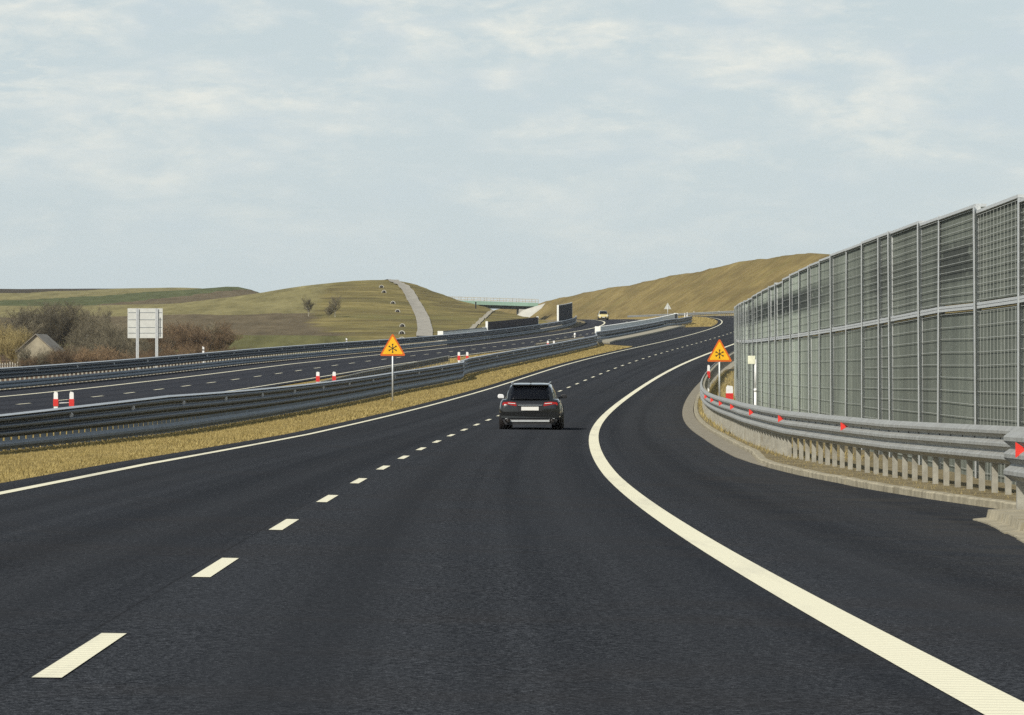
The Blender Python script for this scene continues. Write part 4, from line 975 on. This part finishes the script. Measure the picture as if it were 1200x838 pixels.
    if estate:
        for s in (-1, 1):
            tl = rear('tail_light', 'tail', [(s * .40, .735), (s * .43, .845), (s * .62, .868), (s * .80, .855), (s * .83, .80), (s * .80, .705), (s * .62, .715)], .035, .035, .14)
            rear('lamp_strip', 'lampglass', [(s * .44, .800), (s * .44, .818), (s * .66, .834), (s * .66, .818)], -.004, .012, .14, tl)
        rear('number_plate', 'plate', [(-.26, .60), (.26, .60), (.26, .712), (-.26, .712)], -.015, .012, 0)
        rear('plate_recess', 'plastic', [(-.36, .585), (.36, .585), (.40, .735), (-.40, .735)], .012, .02, .03)
        rear('boot_strip', 'chrome', [(-.36, .748), (.36, .748), (.36, .772), (-.36, .772)], -.004, .022, .05)
        rear('bumper', 'car_grey', [(-.86, .36), (.86, .36), (.88, .44), (.84, .545), (-.84, .545), (-.88, .44)], .0, .06, .10)
        rear('diffuser', 'plastic', [(-.74, .16), (.74, .16), (.82, .30), (.80, .35), (-.80, .35), (-.82, .30)], .02, .05, .10)
        rear('bumper_trim', 'alu', [(-.64, .245), (.64, .245), (.74, .35), (.66, .36), (.56, .305), (-.56, .305), (-.66, .36), (-.74, .35)], -.042, .012, .10)
        for s in (-1, 1):
            mb = MB(); N = 16
            mb.tube([(s * .66, -.085, .285), (s * .66, .1, .285)], .072, N, cap=False); mb.v = [(s * .66 + (x - s * .66) * 1.15, y, z) for x, y, z in mb.v]; ex = mb.obj('exhaust', M['alu'], rt)
            mb = MB(); mb.tube([(s * .66, -.06, .285), (s * .66, .0, .285)], .068, N); mb.v = [(s * .66 + (x - s * .66) * 1.13, y, z) for x, y, z in mb.v]; mb.obj('opening', M['black'], ex)
        mb = MB(); mb.prism([(-.55, 1.375), (.55, 1.375), (.54, 1.40), (-.54, 1.40)], .30, .60); fixn(mb.obj('roof_spoiler', paint, rt))
        mb = MB(); mb.prism([(-.025, 1.44), (.025, 1.44), (.008, 1.50), (-.008, 1.50)], .85, 1.05); fixn(mb.obj('antenna_fin', M['plastic'], rt))
        for s in (-1, 1):
            mb = MB(); mb.tube([(s * .56, .75, 1.42), (s * .565, .85, 1.465), (s * .57, 2.5, 1.475), (s * .565, 2.7, 1.42)], .017, 6); mb.obj('roof_rail', M['chrome'], rt)
        for s in (): rear('rear_reflector', 'tail', [(s * .58, .40), (s * .76, .40), (s * .76, .425), (s * .58, .425)], -.05, .014, .10)
    else:
        for s in (-1, 1):
            rear('tail_light', 'tail', [(s * .62, .7), (s * .80, .7), (s * .78, 1.0), (s * .66, 1.0)], .04, .03, .1)
        # front face (the side that shows)
        def front(nm, mat, pts, d=.0): 
            mb = MB(); n = len(pts); mb.add([(x, L + .02 + d - .10 * x * x, z) for x, z in pts] + [(x, L - .15 - .1 * x * x, z) for x, z in pts], [tuple(range(n)), tuple(range(2 * n - 1, n - 1, -1))] + [(i, i + n, (i + 1) % n + n, (i + 1) % n) for i in range(n)]); return fixn(mb.obj(nm, M[mat], rt))
        for s in (-1, 1): front('headlight', 'lampglass', [(s * .48, .60), (s * .74, .62), (s * .76, .80), (s * .52, .76)], .03)
        front('grille', 'plastic', [(-.42, .36), (.42, .36), (.46, .56), (-.46, .56)], .04)
        front('number_plate', 'plate', [(-.26, .42), (.26, .42), (.26, .53), (-.26, .53)], .06)
        front('bumper', 'plastic', [(-.78, .24), (.78, .24), (.80, .36), (-.80, .36)], .02)
    for s in (-1, 1):
        ym = 3.02 if estate else 2.75; mb = MB()
        rg = [[(s * x, yy, z) for x, z in ((.86, .955), (1.045, .96), (1.065, 1.03), (1.03, 1.095), (.90, 1.085), (.86, 1.03))] for yy in (ym - .05, ym + .1)]
        loft(rg, mb, smooth=False); mr = fixn(mb.obj('mirror', M['white'] if (s < 0 and estate) else M['plastic'], rt)); bevel(mr, .02, 2)  # left mirror coloured white to stand in for its bright reflection
        mb = MB(); mb.tube([(s * .80, ym + .02, .96), (s * .90, ym + .02, 1.0)], .03, 6); mb.obj('mirror_arm', M['plastic'], mr)
    for yw in ((.95, 3.87) if estate else (.75, 3.4)):
        for s in (-1, 1):
            rw = .34 if estate else .32; cx = s * (Wb - .13)
            mb = MB(); N = 28; prof = [(-.125, rw - .10), (-.125, rw - .025), (-.10, rw), (.10, rw), (.125, rw - .025), (.125, rw - .10)]
            vs = [(cx + a, yw + r_ * math.cos(2 * math.pi * k / N), rw + r_ * math.sin(2 * math.pi * k / N)) for k in range(N) for a, r_ in prof]; n = len(prof)
            mb.add(vs, [(k * n + j, ((k + 1) % N) * n + j, ((k + 1) % N) * n + j + 1, k * n + j + 1) for k in range(N) for j in range(n - 1)], 0, None, False)
            wh = fixn(mb.obj('wheel', M['rubber'], rt))
            mb = MB(); mb.tube([(cx - .09, yw, rw), (cx + .09, yw, rw)], rw - .10, 20); mb.obj('hub', M['plastic'], wh)
            mb = MB()
            for k in range(5):
                a = 2 * math.pi * k / 5; mb.box((cx + s * .105, yw + math.cos(a) * .125, rw + math.sin(a) * .125), (.03, .23, .07), 0, 0, Matrix.Rotation(a, 3, 'X'))
            mb.tube([(cx + s * .09, yw, rw), (cx + s * .125, yw, rw)], .05, 10); mb.obj('rim', M['alloy'], wh)
            # wheel arch lining
            mb = MB(); mb.tube([(s * (Wb - .30), yw, rw + .02), (s * (Wb + .004), yw, rw + .02)], rw + .045, 26); mb.obj('wheel_arch', M['black'], rt)
    mb = MB(); mb.box((0, L / 2, .22), (1.5, L - .7, .10)); mb.obj('underbody', M['black'], rt)
    return rt
cp = P(143.6, 1.89, .0)
car_ = car('car', 'dark grey estate car driving ahead in the right lane', cp, heading(145) - .006, M['car_grey'], True)
car_.scale = (.985, 1, .95)
yp = P(842, -20.9, .0)
car('car', 'small yellow oncoming car far away on the opposite carriageway', yp, heading(842) + math.pi, M['car_yellow'], False)
# tread shadows need contact: both stand on the asphalt sheet

# ------------------------------------------------------------------ haze, sky, light, camera
hz = MB(); hz.box((0, 1700, 40), (5200, 4200, 120), 0)
t = bpy.data.materials.new('thin_haze'); t.use_nodes = True; nt = t.node_tree; nt.nodes.clear()
out = nt.nodes.new('ShaderNodeOutputMaterial'); pv = nt.nodes.new('ShaderNodeVolumePrincipled'); pv.inputs['Color'].default_value = (.86, .91, .96, 1); pv.inputs['Density'].default_value = .00004
pv.inputs['Anisotropy'].default_value = 0.0
nt.links.new(pv.outputs[0], out.inputs['Volume'])
USE_HAZE = True
if USE_HAZE: meta(hz.obj('haze', t), 'thin pale haze over the distant hills', 'haze', kind='stuff')

SUN_EL, SUN_AZ = R(40), R(220)     # azimuth clockwise from +Y; the sun stands behind-left
w = bpy.data.worlds.new('World'); sc.world = w; w.use_nodes = True; nt = w.node_tree; bg = nt.nodes['Background']
sky = nt.nodes.new('ShaderNodeTexSky'); sky.sky_type = 'NISHITA'; sky.sun_disc = False; sky.sun_elevation = SUN_EL; sky.sun_rotation = SUN_AZ
sky.air_density = 1.0; sky.dust_density = 1.6; sky.ozone_density = 1.0; sky.altitude = 200
tc = nt.nodes.new('ShaderNodeTexCoord'); 
def nn(typ, **kw):
    n_ = nt.nodes.new(typ)
    for k, v in kw.items(): setattr(n_, k, v)
    return n_
def mapn(scale, rot=(0, 0, 0)):
    m_ = nn('ShaderNodeMapping'); m_.inputs['Scale'].default_value = scale; m_.inputs['Rotation'].default_value = rot; nt.links.new(tc.outputs['Generated'], m_.inputs[0]); return m_.outputs[0]
def noise(vec, sc_, det, ro, dist=0):
    n_ = nn('ShaderNodeTexNoise'); n_.inputs['Scale'].default_value = sc_; n_.inputs['Detail'].default_value = det; n_.inputs['Roughness'].default_value = ro; n_.inputs['Distortion'].default_value = dist
    nt.links.new(vec, n_.inputs['Vector']); return n_.outputs['Fac']
def ramp(fac, stops):
    r_ = nn('ShaderNodeValToRGB'); el = r_.color_ramp.elements
    while len(el) < len(stops): el.new(.5)
    for e, (p_, c_) in zip(el, stops): e.position = p_; e.color = (*c_, 1) if isinstance(c_, tuple) else (c_, c_, c_, 1)
    nt.links.new(fac, r_.inputs[0]); return r_.outputs[0]
def mix(f, a, b, mode='MIX'):
    m_ = nn('ShaderNodeMix', data_type='RGBA', blend_type=mode)
    for so, v in ((m_.inputs[0], f), (m_.inputs[6], a), (m_.inputs[7], b)):
        if isinstance(v, (float, int)): so.default_value = v
        elif isinstance(v, tuple): so.default_value = (*v, 1)
        else: nt.links.new(v, so)
    return m_.outputs[2]
def mth(op, a, b):
    m_ = nn('ShaderNodeMath', operation=op)
    for i, v in enumerate((a, b)):
        if isinstance(v, (float, int)): m_.inputs[i].default_value = v
        else: nt.links.new(v, m_.inputs[i])
    return m_.outputs[0]
sep = nn('ShaderNodeSeparateXYZ'); nt.links.new(tc.outputs['Generated'], sep.inputs[0]); el_ = sep.outputs[2]
big = noise(mapn((30, 30, 100)), 1.0, 7, .62, .5); fin = noise(mapn((100, 100, 300)), 1.0, 7, .66, .3)
cov = ramp(mth('ADD', mth('MULTIPLY', big, .65), mth('MULTIPLY', fin, .35)), [(.43, 0.0), (.60, 1.0)])
hgt = ramp(el_, [(.020, .04), (.048, .65), (.08, .95), (.2, .5), (.5, .2)])
cl = mth('MULTIPLY', cov, hgt)
SKY = 7.6                                       # radiance scale that matches the sky texture's units
lowf = ramp(el_, [(.06, .85), (.16, .55), (.45, .12)])
base = mix(lowf, sky.outputs[0], tuple(SKY * k for k in (.975, 1.125, 1.18)))
grey = ramp(noise(mapn((34, 34, 95)), 1.0, 5, .55, .2), [(.38, 0.0), (.62, 1.0)])
cloudc = mix(grey, tuple(SKY * k for k in (.92, 1.06, 1.125)), tuple(SKY * k for k in (1.36, 1.36, 1.235)))
skyc = mix(cl, base, cloudc)
nt.links.new(skyc, bg.inputs['Color']); bg.inputs['Strength'].default_value = .085
sl_ = bpy.data.lights.new('sun', 'SUN'); sl_.energy = 4.4; sl_.angle = R(.55); sl_.color = (1.0, .95, .86)
so = bpy.data.objects.new('sun', sl_); COL.objects.link(so)
dv = Vector((math.sin(SUN_AZ) * math.cos(SUN_EL), math.cos(SUN_AZ) * math.cos(SUN_EL), math.sin(SUN_EL)))
so.rotation_euler = dv.to_track_quat('Z', 'Y').to_euler(); so.location = dv * 60

cam = bpy.data.cameras.new('camera'); co = bpy.data.objects.new('camera', cam); COL.objects.link(co); sc.camera = co
cam.sensor_width = 36; cam.lens = 36 * 5711.65 / 1200; cam.clip_start = 1; cam.clip_end = 12000
co.location = (0, 0, 0); co.rotation_euler = (R(90) + math.atan(21 / 5711.65), 0, 0)
sc.view_settings.view_transform = 'Standard'; sc.view_settings.look = 'None'; sc.view_settings.gamma = 1; sc.view_settings.exposure = 0.0
sc.cycles.use_denoising = False; sc.cycles.sample_clamp_direct = 1.6; sc.cycles.sample_clamp_indirect = 1.2; sc.cycles.max_bounces = 6; sc.cycles.volume_bounces = 1
sc.render.resolution_x = 1024; sc.render.resolution_y = 715
